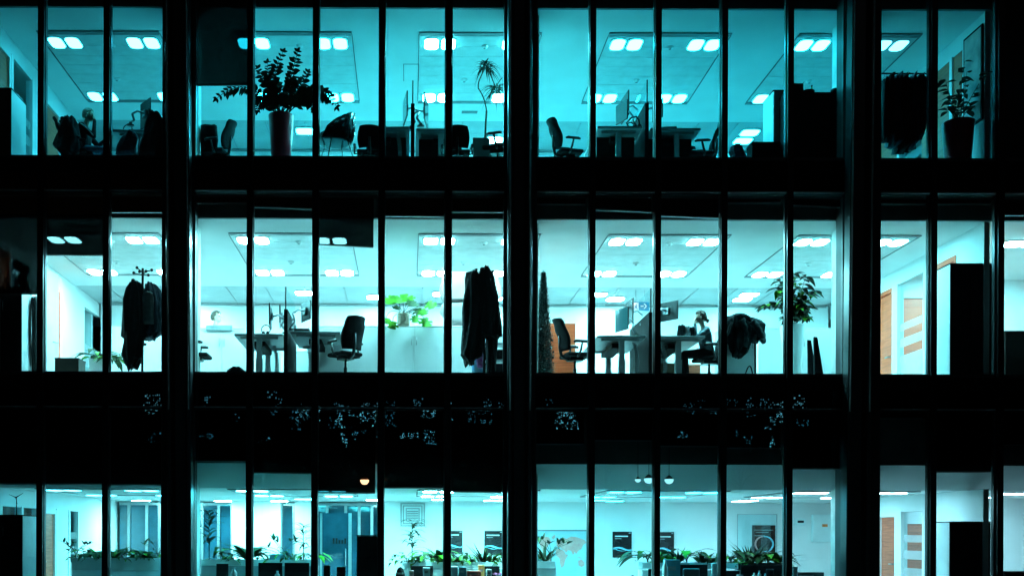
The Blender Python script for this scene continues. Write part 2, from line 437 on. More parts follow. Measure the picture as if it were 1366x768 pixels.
# outer facade: spandrels, windows, mullions
for i in range(3):
    hd, fl = HEADS[i], FLOORS[i]
    top = FLOORS[i+1]-.035 if i < 2 else 12.35
    for n, (bay, a, b) in enumerate(BX):
        x0, x1 = xw(a, 0)-.0, xw(b, 0)+.0
        sp = S(MB().box(x0-.02, x1+.02, -.012, .012, hd+.035, top), 'spandrel_panel', M_spand)
        w = MB(); e = .012
        w.box(x0-.02, x0+e, -.03, .05, fl+.0, hd); w.box(x1-e, x1+.02, -.03, .05, fl, hd)
        w.box(x0+e, x1-e, -.035, .05, fl-.035, fl+.018); w.box(x0+e, x1-e, -.035, .05, hd-.012, hd+.034)
        fr = S(w, 'window', M_frame)
        MB().box(x0+e-.004, x1-e+.004, -.006, .006, fl+.014, hd-.008).build('pane', M_pane, fr)
        MB().box(x0+.004, x1-.004, -.075, -.037, hd+.004, hd+.026).build('light_catch_trim', M_trim, fr)  # ledge added to catch window light as a thin lit line
mull = [(-36), (56), (143), 334, 421, 509, 597.5, 789, 876, 964, 1051.5, 1242.5, 1331.5]
for p in mull:
    x = xw(p, 0); h = 4.0/PPM
    S(MB().box(x-h, x+h, -.10, .10, 0.0, 12.45), 'mullion', M_alu, bevel=.004)
M_edgehl = mat('edge_highlight_steel', (.75, .76, .77), .45, 0)
# bay piers with an H-section steel column in front
def pier(pt, pb, pl, pr, lean):
    xa, xb = xw(pl, 0), xw(pr, 0)
    S(MB().box(xa+.015, xb-.015, -.06, .32, 0.0, 12.45), 'pier', M_clad)
    c = MB()
    z0, z1 = 0.0, 12.45
    for off in (-.17, .0, .17):
        xt, xm = xw(pt, -.3, 0)+off, xw(pb, -.3, 768)+off
        hw = .035 if off else .10
        yy0, yy1 = (-.34, -.10) if off else (-.20, -.14)
        zt, zb = zw(0, -.3), zw(768, -.3)
        g = lambda z: xm + (xt-xm)*(z-zb)/(zt-zb)
        vs = [(g(z)+sx*hw, y, z) for z in (z0, z1) for (sx, y) in ((-1, yy0), (1, yy0), (1, yy1), (-1, yy1))]
        c.add(vs, [(0,3,2,1),(4,5,6,7),(0,1,5,4),(1,2,6,5),(2,3,7,6),(3,0,4,7)])
    sc_ = S(c, 'steel_column', M_steel, bevel=.012)
    e = MB()
    for off in (-.17, .17):
        xt, xm = xw(pt, -.3, 0)+off, xw(pb, -.3, 768)+off
        g = lambda z: xm + (xt-xm)*(z-zb)/(zt-zb)
        for (za, zc) in ((3.86, 12.4),):
            vs = [(g(z)+a_, y_, z) for z in (za, zc) for (a_, y_) in ((-.016, -.342), (0, -.360), (.016, -.342))]
            e.add(vs, [(0, 1, 4, 3), (1, 2, 5, 4), (0, 3, 5, 2), (0, 2, 1), (3, 4, 5)])
    e.build('edge_highlight', M_edgehl, sc_)  # pale strips added to draw the light lines on the column edges
pier(236, 240, 217, 260, 0); pier(694, 693, 672, 715, 0); pier(1152, 1143, 1124, 1173, 0)
S(MB().box(xw(-60, 0)-.8, xw(-30, 0), -.05, .30, 0, 12.45), 'pier', M_clad)
S(MB().box(xw(1416, 0), xw(1490, 0)+1.2, -.05, .30, 0, 12.45), 'pier', M_clad)
S(MB().box(XL-.8, XR+1.2, -.06, .3, 0.0, F0-.04), 'plinth', M_clad)
# outer shell
S(MB().box(XL-.85, XL-.8, .3, YB, 0, 12.4), 'side_wall', M_clad)
S(MB().box(XR+1.2, XR+1.25, .3, YB, 0, 12.4), 'side_wall', M_clad)
S(MB().box(XL-.85, XR+1.25, YB, YB+.2, 0, 12.4), 'rear_wall', M_clad)
# inner concrete columns behind each pier
for xa, xb in ((-340, -295), (135, 178), (596.6, 641)):
    for i in range(3):
        S(MB().box(xa/PPM, xb/PPM, .58, 1.10, FLOORS[i]+.002, HEADS[i]), 'concrete_column', M_conc, bevel=.03)
# rear walls
for i in (1, 2):
    S(MB().box(-7.55, 10.25, 7.1, 7.2, FLOORS[i], CEILS[i]), 'rear_room_wall', M_wallw)
    # skirting rail / dado line
    S(MB().box(-7.5, 10.2, 7.07, 7.098, CEILS[i]-.06, CEILS[i]-.02), 'wall_cornice', M_grey)
LW, RW = -7.6, 10.32
def partition(x, side, i, segs, th=.10, yend=YB-.2):
    """office partition standing along the depth axis at x; segs: (y0, y1, type)"""
    fl, c = FLOORS[i], CEILS[i]
    dh = fl + (2.49 if i else 2.13)
    xa, xb = (x-th, x) if side < 0 else (x, x+th)
    S(MB().box(xa, xb, .42, yend, dh, c), 'partition_header', M_wallw)
    for (y0, y1, t) in segs:
        xm = (xa+xb)/2
        if t == 'wall':
            S(MB().box(xa, xb, y0, y1, fl, dh), 'partition_wall', M_wallw)
        elif t == 'mural':
            S(MB().box(xa, xb, y0, y1, fl, dh), 'partition_wall', M_wallw)
        elif t == 'wood':
            S(MB().box(xa+.01, xb-.01, y0, y1, fl, dh), 'wood_panel', M_brown if i != 1 else M_oak)
        elif t in ('post', 'woodpost'):
            S(MB().box(xa-.02, xb+.02, y0, y1, fl, dh+.02), 'post', M_white if t == 'post' else M_oak, bevel=.006)
        elif t == 'door':
            dw = M_oak if i == 1 else M_brown
            fr = S(MB().box(xa-.012, xb+.012, y0, y0+.07, fl, dh-.0).box(xa-.012, xb+.012, y1-.07, y1, fl, dh).box(xa-.012, xb+.012, y0+.07, y1-.07, dh-.09, dh), 'door_frame', M_oak if i == 1 else M_white)
            dr = S(MB().box(xm-.022, xm+.022, y0+.075, y1-.075, fl+.01, dh-.10), 'door', dw)
            hx = xb+.03 if side < 0 else xa-.03
            h = MB(); yh = y0+.16
            h.box(min(hx, xm), max(hx, xm), yh-.012, yh+.012, fl+1.02, fl+1.045); h.box(hx-.012, hx+.012, yh, yh+.13, fl+1.02, fl+1.045)
            h.build('door_handle', M_alum, dr)
        elif t == 'glass':
            gl = S(MB().box(xm-.006, xm+.006, y0, y1, fl+.02, dh), 'glass_partition', M_glint)
            st = MB()
            xs = xm+.0085 if side < 0 else xm-.0085
            for za, zb in ((fl+1.50, fl+1.65), (fl+1.15, fl+1.33), (fl+.03, fl+.97)):
                st.add([(xs, y0, za), (xs, y1, za), (xs, y1, zb), (xs, y0, zb)], [(0, 1, 2, 3)])
            st.build('frosted_band', M_frost, gl)
def ys(px, X):   # depth at which a wall at world x = X passes photo column px
    s = (px-PX0)/(X*PPM); return D/s - D
# left wall, seen obliquely
for i in (2, 1):
    partition(LW, -1, i, [(.42, .75, 'wall'), (.75, .85, 'post'), (.85, 1.5, 'door'), (1.5, 1.62, 'post'), (1.62, 2.6, 'glass'), (2.6, 2.7, 'post'), (2.7, 3.25, 'wall'),
                           (3.25, 3.35, 'post'), (3.35, 4.3, 'door' if i == 2 else 'door'), (4.3, 4.42, 'post'), (4.42, 6.0, 'wall'), (6.0, 7.1, 'glass')])
partition(LW, -1, 0, [(.42, 1.2, 'wall'), (1.2, 2.1, 'glass'), (2.1, 2.2, 'post'), (2.2, 3.0, 'glass'), (3.0, 3.12, 'post'), (3.12, 4.1, 'door'), (4.1, 4.22, 'post'), (4.22, 4.9, 'wall'), (4.9, 5.0, 'post'), (5.0, 5.6, 'glass'), (5.6, 9.8, 'wall')])
# right wall
def seg(a, b): return (ys(b, RW), ys(a, RW))
for i in (1,):
    partition(RW, 1, i, [(.42, 1.35, 'wall'), (1.35, 2.05, 'door'), (2.05, ys(1230, RW), 'wall'), (ys(1230, RW), ys(1197, RW), 'glass'), (ys(1197, RW), ys(1190, RW), 'post'), (ys(1190, RW), 4.9, 'door'), (4.9, 7.1, 'wall')])
partition(RW, 1, 2, [(.42, 1.05, 'mural'), (1.05, 1.13, 'post'), (1.13, 1.5, 'wood'), (1.5, 1.6, 'post'), (1.6, 2.7, 'wood'), (2.7, 3.6, 'glass'), (3.6, 3.7, 'post'), (3.7, 4.9, 'wood'), (4.9, 7.1, 'wall')])
partition(RW, 1, 0, [(.42, 1.9, 'wall'), (1.9, ys(1230, RW), 'wall'), (ys(1230, RW), ys(1203, RW), 'glass'), (ys(1203, RW), ys(1196, RW), 'post'), (ys(1196, RW), 4.5, 'door'), (4.5, 4.9, 'wall')], yend=4.9)
# room behind the right wall: timber lining and white end wall
for i in range(3):
    S(MB().box(XR+1.1, XR+1.19, .42, YB-.1, FLOORS[i], CEILS[i]), 'side_room_wall', M_wallw)
    S(MB().box(RW+.12, 12.2, 4.6, 4.7, FLOORS[i], CEILS[i]), 'side_room_wall', M_oak if i == 1 else (M_brown if i == 0 else M_wallw))
    S(MB().box(12.2, XR+1.1, 4.56, 4.7, FLOORS[i], CEILS[i]), 'side_room_wall', M_wallw)
    S(MB().box(RW+.12, 12.198, 4.55, 4.598, FLOORS[i]+(2.42 if i else 1.9), CEILS[i]), 'side_room_panel', M_wallw)
    S(MB().box(XL-.78, LW-.12, 6.9, 7.0, FLOORS[i], CEILS[i]), 'corridor_wall', M_wallw)
    S(MB().box(XL-.795, XL-.75, .42, 6.9, FLOORS[i], CEILS[i]), 'corridor_wall', M_brown if i != 1 else M_wallw)
# ground floor rear: white wall on the right half, glazed atrium on the left half
xm = xw(512, 8.4)
S(MB().box(xm, XR+1.1, 8.4, 8.5, F0, C0), 'rear_room_wall', M_wallw)
S(MB().box(xm-.1, xm, 8.4, 9.7, F0, C0), 'rear_room_wall', M_wallw)
M_dkgl = mat('dark_blue_glass', (.012, .06, .09), .06, 0, .6, 1.1, spec=.9)
gw = S(MB().box(-7.5, xm-.12, 8.62, 8.66, F0, C0-.02), 'atrium_glazing', M_dkgl)
fm = MB()
for px in (110, 128, 150, 172, 196, 213, 270, 292, 310, 376, 393, 437, 462, 480, 497):
    x = xw(px, 8.5); fm.box(x-.035, x+.035, 8.54, 8.618, F0, C0-.02)
fm.box(-7.5, xm-.12, 8.53, 8.615, C0-.10, C0-.03)
fm.build('glazing_frame', M_alum, gw)
for a, b in ((94, 109), (311, 331), (338, 376), (395, 421)):
    S(MB().box(xw(a, 8.3), xw(b, 8.3), 8.2, 8.5, F0, C0), 'white_pier', M_wallw)
S(MB().box(xw(94, 6.5)-.0, 10.2, 8.0, 8.08, C0-.012, C0-.002), 'ceiling_band', M_white)

# ------------------------------------------------------------------ street, sky
def st(mb, name, m): 
    o = mb.build(name, m); o['kind'] = 'structure'; return o
M_asph = mat('asphalt', (.045, .045, .047), .85, 0, .3, 30, bump=.4, bscale=150)
M_pave = mat('paving', (.16, .155, .15), .8, 0, .2, 4, bump=.2, bscale=40)
st(MB().box(-300, 300, -300, 300, -.6, -.13), 'ground', M_asph)
st(MB().box(-120, 120, -4.0, -.05, -.125, 0), 'pavement', M_pave)
st(MB().box(-120, 120, -4.15, -4.0, -.125, .004), 'kerb', mat('kerb_granite', (.25, .25, .24), .8))
rm = MB()
for k in range(-20, 20): rm.box(k*4, k*4+2, -9.06, -8.94, -.126, -.122)
st(rm, 'road_marking', mat('road_paint', (.7, .7, .68), .7))
st(MB().box(-120, 120, -30.0, -14.0, -.125, 0), 'opposite_pavement', M_pave)

w = bpy.data.worlds.new('World'); scene.world = w; w.use_nodes = True
nt = w.node_tree; bg = nt.nodes['Background']
sky = nt.nodes.new('ShaderNodeTexSky'); sky.sky_type = 'NISHITA'; sky.sun_disc = False
sky.sun_elevation = R(2); sky.sun_rotation = R(200)
nt.links.new(sky.outputs[0], bg.inputs[0]); bg.inputs[1].default_value = .0008
ld = bpy.data.lights.new('moonlight', 'SUN'); ld.energy = .004; ld.angle = R(.5); ld.color = (.8, .9, 1)
lo = bpy.data.objects.new('moonlight', ld); COL.objects.link(lo); lo.rotation_euler = (R(60), 0, R(20))

cam = bpy.data.cameras.new('camera'); co = bpy.data.objects.new('camera', cam); COL.objects.link(co)
co.location = (0, -D, EYE); co.rotation_euler = (R(90), -ROLL, 0)
cam.sensor_width = 36; cam.lens = 36*PPM*D/1366
cam.shift_x = (683-PX0)/1366; cam.shift_y = (PY0-384)/1366
cam.clip_end = 1000; cam.clip_start = .1
scene.camera = co
vs = scene.view_settings; vs.view_transform = 'Standard'; vs.look = 'None'; vs.exposure = 0; vs.gamma = 1
cy = scene.cycles
cy.max_bounces = 10; cy.diffuse_bounces = 5; cy.glossy_bounces = 4; cy.transparent_max_bounces = 40; cy.transmission_bounces = 4
cy.sample_clamp_indirect = 10; cy.use_denoising = True; cy.caustics_reflective = False; cy.caustics_refractive = False
cy.use_adaptive_sampling = True; cy.adaptive_threshold = .02
# ------------------------------------------------------------------ builders of things
def wpart(mb, root, name, m, parent=None, **k):
    """link a mesh given in world coordinates under root (root unrotated)"""
    L = root.location
    mb.v = [(v[0]-L.x, v[1]-L.y, v[2]-L.z) for v in mb.v]
    return mb.build(name, m, parent or root, **k)
def at(px, Y, i, py=None):
    py = py if py is not None else (180, 460, 740)[2-i] if i != 1 else 460
    return Vector((xw(px, Y, (740, 460, 180)[i]), Y, FLOORS[i]))
def loft(rows, Y, ry, rip=.012, nf=9, n=36, seed=0, lean=0., sub=4, hem=.0):
    """rounded body whose side-to-side width follows rows of (photo y, left x, right x) at depth Y"""
    rg = random.Random(seed); ph = [rg.uniform(0, 6.28) for _ in range(6)]
    R2 = []
    for a, b in zip(rows[:-1], rows[1:]):
        for j in range(sub):
            t = j/sub; R2.append([a[q]+(b[q]-a[q])*t for q in range(3)])
    R2.append(list(rows[-1]))
    mb = MB(); vs = []
    m = len(R2)
    for j, (py, l, r) in enumerate(R2):
        A, B = W(l, py, Y), W(r, py, Y)
        c = (A+B)/2; rx = (B-A).length/2
        q = min(1, min(j, m-1-j)/3+.35)
        for k in range(n):
            t = 2*math.pi*k/n
            f = 1 + rip*(math.sin(nf*t+ph[0]+j*.13)+.6*math.sin((nf-4)*t+ph[1]-j*.21)+.8*math.sin(3*t+ph[2]+j*.4))/max(rx, .05)*.5
            f += .02*math.sin(j*.9+ph[3]+2*t)
            hz = hem*max(0, 1-(m-1-j)/4)*(math.sin(3*t+ph[5])+.6*math.sin(7*t+ph[0])+.4*math.sin(11*t)) + hem*.5*max(0, 1-j/3)*math.sin(2*t+ph[2])
            vs.append((c.x+rx*math.cos(t)*f, Y+ry*q*math.sin(t)*f+lean*j/m, c.z+.008*math.sin(5*t+ph[4])+hz))
    fs = []
    for j in range(m-1):
        for k in range(n): fs.append((j*n+k, (j+1)*n+k, (j+1)*n+(k+1) % n, j*n+(k+1) % n))
    fs.append(tuple(range(n))); fs.append(tuple(reversed([(m-1)*n+k for k in range(n)])))
    return mb.add(vs, fs, True)

# ---- task chair, faces +x
def chair_proto(label, group):
    t = thing('task_chair', label, 'chair', (0, 0, 0), 0, group)
    MB().box(-.22, .26, -.24, .24, .455, .53).build('seat', M_chair, t, bevel=.035)
    b = MB(); n, m = 9, 10; vs = []
    for side in (0, 1):
        for j in range(m+1):
            s = j/m; z = .56+.56*s
            x = -.235-.12*s+.045*math.sin(math.pi*min(1, s*1.4)) - (.03 if s > .9 else 0)
            hw = .17+.06*math.sin(math.pi*(.15+.75*s))
            for k in range(n+1):
                y = (k/n*2-1)
                vs.append((x-.06*(0 if abs(y) < .01 else -abs(y)**2)*1.0 - (.035 if side else 0), y*hw, z + (.015*(1-y*y) if j == m else 0)))
    N = (m+1)*(n+1); fs = []
    for j in range(m):
        for k in range(n):
            a = j*(n+1)+k; fs.append((a, a+1, a+n+2, a+n+1)); fs.append((N+a, N+a+n+1, N+a+n+2, N+a+1))
    for j in range(m):
        a = j*(n+1); fs.append((a, a+n+1, N+a+n+1, N+a)); a += n; fs.append((a, N+a, N+a+n+1, a+n+1))
    for k in range(n):
        fs.append((k, N+k, N+k+1, k+1)); a = m*(n+1)+k; fs.append((a, a+1, N+a+1, N+a))
    b.add(vs, fs, True); b.build('backrest', M_chair, t)
    s = MB().tube([(.02, 0, .43), (-.14, 0, .42), (-.25, 0, .48), (-.29, 0, .62), (-.30, 0, .84)], [.03, .032, .032, .028, .02], 8)
    s.box(-.12, .12, -.11, .11, .40, .455); s.build('back_support', M_plas, t)
    for sy in (-1, 1):
        a = MB().tube([(-.02, sy*.18, .45), (-.03, sy*.285, .47), (.0, sy*.285, .55), (.03, sy*.285, .69)], [.018, .02, .022, .018], 8)
        a.tube([(-.13, sy*.285, .70), (-.08, sy*.285, .712), (.12, sy*.28, .712), (.17, sy*.27, .70)], [.018, .028, .03, .02], 8)
        a.build('armrest', M_plas, t)
    MB().tube([(0, 0, .09), (0, 0, .26), (0, 0, .262), (0, 0, .42)], [.032, .032, .02, .02], 12).build('gas_lift', M_plas, t)
    f = MB()
    for k in range(5):
        a = 2*math.pi*k/5+.3; c, sn = math.cos(a), math.sin(a)
        f.tube([(.03*c, .03*sn, .12), (.18*c, .18*sn, .10), (.31*c, .31*sn, .075)], [.028, .022, .016], 8)
    bs = f.build('star_base', M_plas, t)
    for k in range(5):
        a = 2*math.pi*k/5+.3; c, sn = math.cos(a), math.sin(a)
        MB().tube([(.31*c-.018*sn, .31*sn+.018*c, .03), (.31*c+.018*sn, .31*sn-.018*c, .03)], .03, 10).build('caster', M_plas, bs)
    return t
CH = [None]
def chair(px, Y, i, deg, label, s=1., group='black task chairs at the desks'):
    p = at(px, Y, i)
    if CH[0] is None:
        CH[0] = chair_proto(label, group); o = CH[0]; o.location = p; o.rotation_euler = (0, 0, R(deg)); o.scale = (s, s, s); return o
    return dup(CH[0], p, R(deg), label, group, s)

# ---- sit-stand desk
def desk(px0, px1, Y0, Y1, i, ytop, label, legs=(.5,), mtop=None, modesty=0):
    x0, x1 = xw(px0, Y0, ytop), xw(px1, Y0, ytop); z = zw(ytop, Y0, (px0+px1)/2)
    fl = FLOORS[i]
    t = thing('sit_stand_desk', label, 'desk', ((x0+x1)/2, (Y0+Y1)/2, fl), 0, 'sit-stand desks')
    wpart(MB().box(x0, x1, Y0, Y1, z-.045, z), t, 'tabletop', mtop or M_desk, bevel=.012)
    for yy in (Y0+.14, Y1-.2):
        xm = x0+(x1-x0)*legs[0]
        l = MB().box(xm-.06, xm+.06, yy-.04, yy+.04, fl+.03, fl+.45).box(xm-.05, xm+.05, yy-.032, yy+.032, fl+.45, z-.046)
        lg = wpart(l, t, 'leg', M_alum, bevel=.006)
        wpart(MB().box(x0+.08, x1-.08, yy-.045, yy+.045, fl+.004, fl+.034), t, 'foot', M_alum, lg)
        wpart(MB().box(x0+.1, x1-.1, yy-.03, yy+.03, z-.085, z-.047), t, 'bracket', M_alum, lg)
    wpart(MB().box(x0+(x1-x0)*.35, x0+(x1-x0)*.6, Y0+.25, Y1-.3, z-.19, z-.10), t, 'cable_tray', M_black)
    if modesty: wpart(MB().box(x0+.06, x1-.06, Y0+.42, Y0+.44, z-.05-modesty, z-.05), t, 'modesty_panel', M_black)
    wpart(MB().box(xm-.02, xm+.02, Y0+.16, Y1-.22, z-.10, z-.05), t, 'crossbeam', M_alum)
    return t
def cable_spine(px, Y, i, py0, label):
    p = at(px, Y, i); z = zw(py0, Y, px)
    t = MB(); n = 22
    for k in range(n):
        s = k/(n-1); zz = p.z+.03+(z-p.z-.03)*s; x = p.x+.05*math.sin(s*3.1)
        t.box(x-.035, x+.035, Y-.02, Y+.02, zz-.008, zz+.012)
    t.tube([(p.x+.05*math.sin(3.1*k/8), Y, p.z+.02+(z-p.z-.02)*k/8) for k in range(9)], .012, 6)
    o = t.build('cable_spine', M_grey); tag(o, label, 'cable'); return o
def monitor(px, Y, i, ydesk, ybot, ytop_, deg, label, arm_px=None, w=.54, lit=False):
    """screen faces +x turned by deg; stands on the desk level seen at ydesk"""
    zb, zt = zw(ybot, Y, px), zw(ytop_, Y, px); x = xw(px, Y, (ybot+ytop_)/2); zd = zw(ydesk, Y, px)
    t = thing('monitor', label, 'monitor', (x, Y, zd), R(deg), 'monitors on the desks')
    h0, h1 = zb-zd, zt-zd
    MB().box(-.022, .0, -w/2, w/2, h0, h1).build('casing', M_plas, t, bevel=.006)
    MB().box(.001, .004, -w/2+.012, w/2-.012, h0+.014, h1-.012).build('screen', M_reflscr if lit else M_screen, t)
    hm = (h0+h1)/2
    a = MB().box(-.06, -.022, -.06, .06, hm-.06, hm+.06)
    a.tube([(-.05, 0, hm), (-.16, .03, hm+.03), (-.27, .02, hm-.06)], .02, 8)
    a.tube([(-.27, .02, hm-.06), (-.22, .05, hm*.45), (-.30, .03, .05)], [.022, .022, .026], 8)
    a.build('arm', M_alum, t)
    MB().lathe([(.07, .001), (.07, .014), (.03, .03), (.03, .06)], 16, (-.30, .03, 0)).build('base', M_plas, t)
    return t
def divider(px, Y0, Y1, i, ytop, ytop2, label, wpx=5):
    p = at(px, Y0, i); z = zw(ytop, Y0, px); z2 = zw(ytop2, Y0, px); h = wpx*K(Y0)/2
    t = thing('desk_divider', label, 'divider', p, 0, 'desk dividers')
    wpart(MB().box(p.x-h, p.x+h, Y0, Y1, p.z+.002, z), t, 'screen_panel', M_black, bevel=.005)
    wpart(MB().box(p.x-.008, p.x+.008, Y0+.01, Y1-.02, z+.001, z2), t, 'glass_screen', M_glint)
    wpart(MB().box(p.x-.012, p.x+.012, Y0-.004, Y0+.009, z+.001, z2+.004), t, 'edge_trim', M_plas)
    return t
def headset(px, Y, z, label):
    x = xw(px, Y, 300)
    pts = [(x+.085*math.cos(a)*.95, Y+.02*math.sin(a), z+.10+.09*math.sin(a)) for a in [R(d) for d in range(-60, 245, 15)]]
    t = thing('headset', label, 'headset', (x, Y, z))
    wpart(MB().tube(pts, .010, 8), t, 'headband', M_plas)
    for q in (0, -1):
        c = pts[q]; wpart(MB().ball((c[0], c[1], z+.036), (.032, .03, .035)), t, 'ear_cup', M_black)
    return t
def cabinet(px0, px1, Y0, Y1, i, ytop, m, label, name='cabinet', side=None, doors=2, cat='cabinet', handle=M_alum, zb=0, lid=None):
    x0, x1 = xw(px0, Y0, ytop), xw(px1, Y0, ytop); z = zw(ytop, Y0, (px0+px1)/2); fl = FLOORS[i]+zb
    t = thing(name, label, cat, ((x0+x1)/2, (Y0+Y1)/2, fl))
    wpart(MB().box(x0, x1, Y0+.022, Y1, fl+.002, z-.02), t, 'carcass', side or m)
    wpart(MB().box(x0-.006, x1+.006, Y0-.004, Y1+.004, z-.018, z), t, 'cabinet_top', lid or m, bevel=.004)
    dw = (x1-x0)/doors
    for k in range(doors):
        d = wpart(MB().box(x0+k*dw+.004, x0+(k+1)*dw-.004, Y0, Y0+.019, fl+.05, z-.024), t, 'cabinet_door', m, bevel=.003)
        hx = x0+(k+1)*dw-.05 if k % 2 == 0 else x0+k*dw+.05
        zc = z-.22
        wpart(MB().tube([(hx, Y0-.02, zc), (hx, Y0-.02, zc-.16)], .006, 6).box(hx-.005, hx+.005, Y0-.02, Y0-.001, zc-.012, zc-.004).box(hx-.005, hx+.005, Y0-.02, Y0-.001, zc-.156, zc-.148), t, 'handle', handle, d)
    return t
def pot(t, x, Y, z0, z1, r0, r1, m, name='pot', n=28):
    h = z1-z0
    p = wpart(MB().lathe([(r0*.9, 0), (r0, .01), (r0+(r1-r0)*.5, h*.5), (r1, h-.02), (r1, h), (r1-.02, h), (r1-.03, h-.05)], n, (x, Y, z0)), t, name, m)
    wpart(MB().lathe([(r1-.032, h-.06), (r1-.032, h-.048)], n, (x, Y, z0)), t, 'soil', M_soil, p)
    return p
def bez(a, b, c, n=10):
    a, b, c = Vector(a), Vector(b), Vector(c)
    return [a*(1-t)**2 + b*2*t*(1-t) + c*t*t for t in [k/n for k in range(n+1)]]
UPV = Vector((0, 0, 1))
def rdir(rg, up=.3):
    a = rg.uniform(0, 6.283); return Vector((math.cos(a), math.sin(a), up+rg.uniform(-.3, .3))).normalized()

# ------------------------------------------------------------------ people
def figure(label, loc, rz, bones, balls, zones, name='person', vox=.0085):
    """one continuous body: tapered limbs fused into a single skin; zones pick clothing by nearest limb"""
    mb = MB()
    for (a, b, ra, rb, z) in bones: mb.cap(a, b, ra, rb, 12)
    for (c, r, z) in balls: mb.ball(c, r, 16, 12)
    o = mb.build('body', [M_skin]+zones)
    md = o.modifiers.new('r', 'REMESH'); md.mode = 'VOXEL'; md.voxel_size = vox; md.use_smooth_shade = True
    sm = o.modifiers.new('s', 'SMOOTH'); sm.iterations = 3; sm.factor = .5
    dg = bpy.context.evaluated_depsgraph_get(); me = bpy.data.meshes.new_from_object(o.evaluated_get(dg))
    o.modifiers.clear(); old = o.data; o.data = me; bpy.data.meshes.remove(old)
    o.data.materials.clear()
    for m in [M_skin]+zones: o.data.materials.append(m)
    segs = [(Vector(a), Vector(b), (ra+rb)/2, z) for a, b, ra, rb, z in bones]
    idx = []
    for p in me.polygons:
        c = p.center; best = (1e9, 0)
        for a, b, r, z in segs:
            d = b-a; L = d.length_squared
            t = 0 if L < 1e-9 else max(0, min(1, (c-a).dot(d)/L))
            q = (c-(a+d*t)).length - r
            if q < best[0]: best = (q, z)
        for cc, r, z in balls:
            q = (c-Vector(cc)).length - (max(r) if hasattr(r, '__len__') else r)
            if q < best[0]: best = (q, z)
        idx.append(best[1])
    me.polygons.foreach_set('material_index', idx); me.polygons.foreach_set('use_smooth', [True]*len(idx))
    t = thing(name, label, 'person', loc, rz)
    o.parent = t
    return t
def head_bits(hc, r=.098, z=0):
    """skull, jaw, nose, ears for a head centred at hc facing +x"""
    x, y, zz = hc
    balls = [((x-.012, y, zz+.012), (r*.98, r*.78, r*1.08), z), ((x+.030, y, zz-.055), (r*.62, r*.56, r*.55), z),
             ((x+.085, y, zz-.012), (.020, .013, .020), z), ((x+.080, y, zz-.062), (.016, .022, .010), z),
             ((x-.01, y+.078, zz-.008), (.018, .012, .030), z), ((x-.01, y-.078, zz-.008), (.018, .012, .030), z)]
    bones = [((x+.078, y, zz+.022), (x+.094, y, zz-.018), .010, .014, z)]
    return bones, balls
def hand(w, d, n, z=0, curl=.5, side=1):
    """palm and five bent fingers from wrist w along d, n = palm normal"""
    w = Vector(w); d = Vector(d).normalized(); n = Vector(n); n = (n-d*n.dot(d)).normalized(); s = d.cross(n)*side
    out = [(w, w+d*.035, .024, .026, z)]
    for k, (off, L) in enumerate(((-.030, .070), (-.010, .080), (.010, .075), (.030, .058))):
        a = w+d*.03+s*off*.6; b = w+d*.085+s*off; c = b+(d*math.cos(curl)+n*math.sin(curl))*L*.5; e = c+(d*math.cos(curl*2)+n*math.sin(curl*2))*L*.5
        out += [(a, b, .012, .0105, z), (b, c, .010, .009, z), (c, e, .009, .008, z)]
    a = w+d*.02-s*.02; b = w+d*.045-s*.05+n*.012; c = w+d*.08-s*.055+n*.03
    out += [(a, b, .013, .011, z), (b, c, .0105, .009, z)]
    return out
def eyes(t, hc):
    for sy in (-1, 1):
        MB().ball((hc[0]+.070, hc[1]+sy*.034, hc[2]+.012), (.011, .013, .009), 8, 6).build('eye', M_black, t)
def strands(hc, r, m_, t, cut=-.1, bun=None, name='hair', vol=1.08, seed=1):
    """hair cap made of many locks hugging the skull"""
    rg = random.Random(seed); mb = MB(); x, y, z = hc; x -= .014; z += .014
    for k in range(230):
        th = rg.uniform(-math.pi, math.pi); ph = math.acos(rg.uniform(-.25, 1))
        ct = math.cos(th)
        if ph > .72 and ct > .35: continue
        if ph > 1.35 and ct > .1: continue
        pts = []; rad = []
        for j in range(4):
            p2 = min(ph+.13*j, 2.2); t2 = th + .10*j*(1 if th > 0 else -1)
            q = r*vol*(1+.04*rg.random())
            pts.append((x+q*math.sin(p2)*math.cos(t2), y+q*.82*math.sin(p2)*math.sin(t2), z+q*1.08*math.cos(p2)))
            rad.append((.017, .019, .016, .008)[j])
        mb.tube(pts, rad, 6)
    if bun:
        for k in range(40):
            a = rg.uniform(0, 6.28); b = rg.uniform(-1, 1)
            c = Vector(bun)+Vector((rg.gauss(0, .02), rg.gauss(0, .02), rg.gauss(0, .02)))
            mb.tube([c, c+Vector((rg.uniform(-.05, .01), rg.uniform(-.03, .03), rg.uniform(-.04, .03)))], [.014, .006], 5)
    return mb.build(name, m_, t)

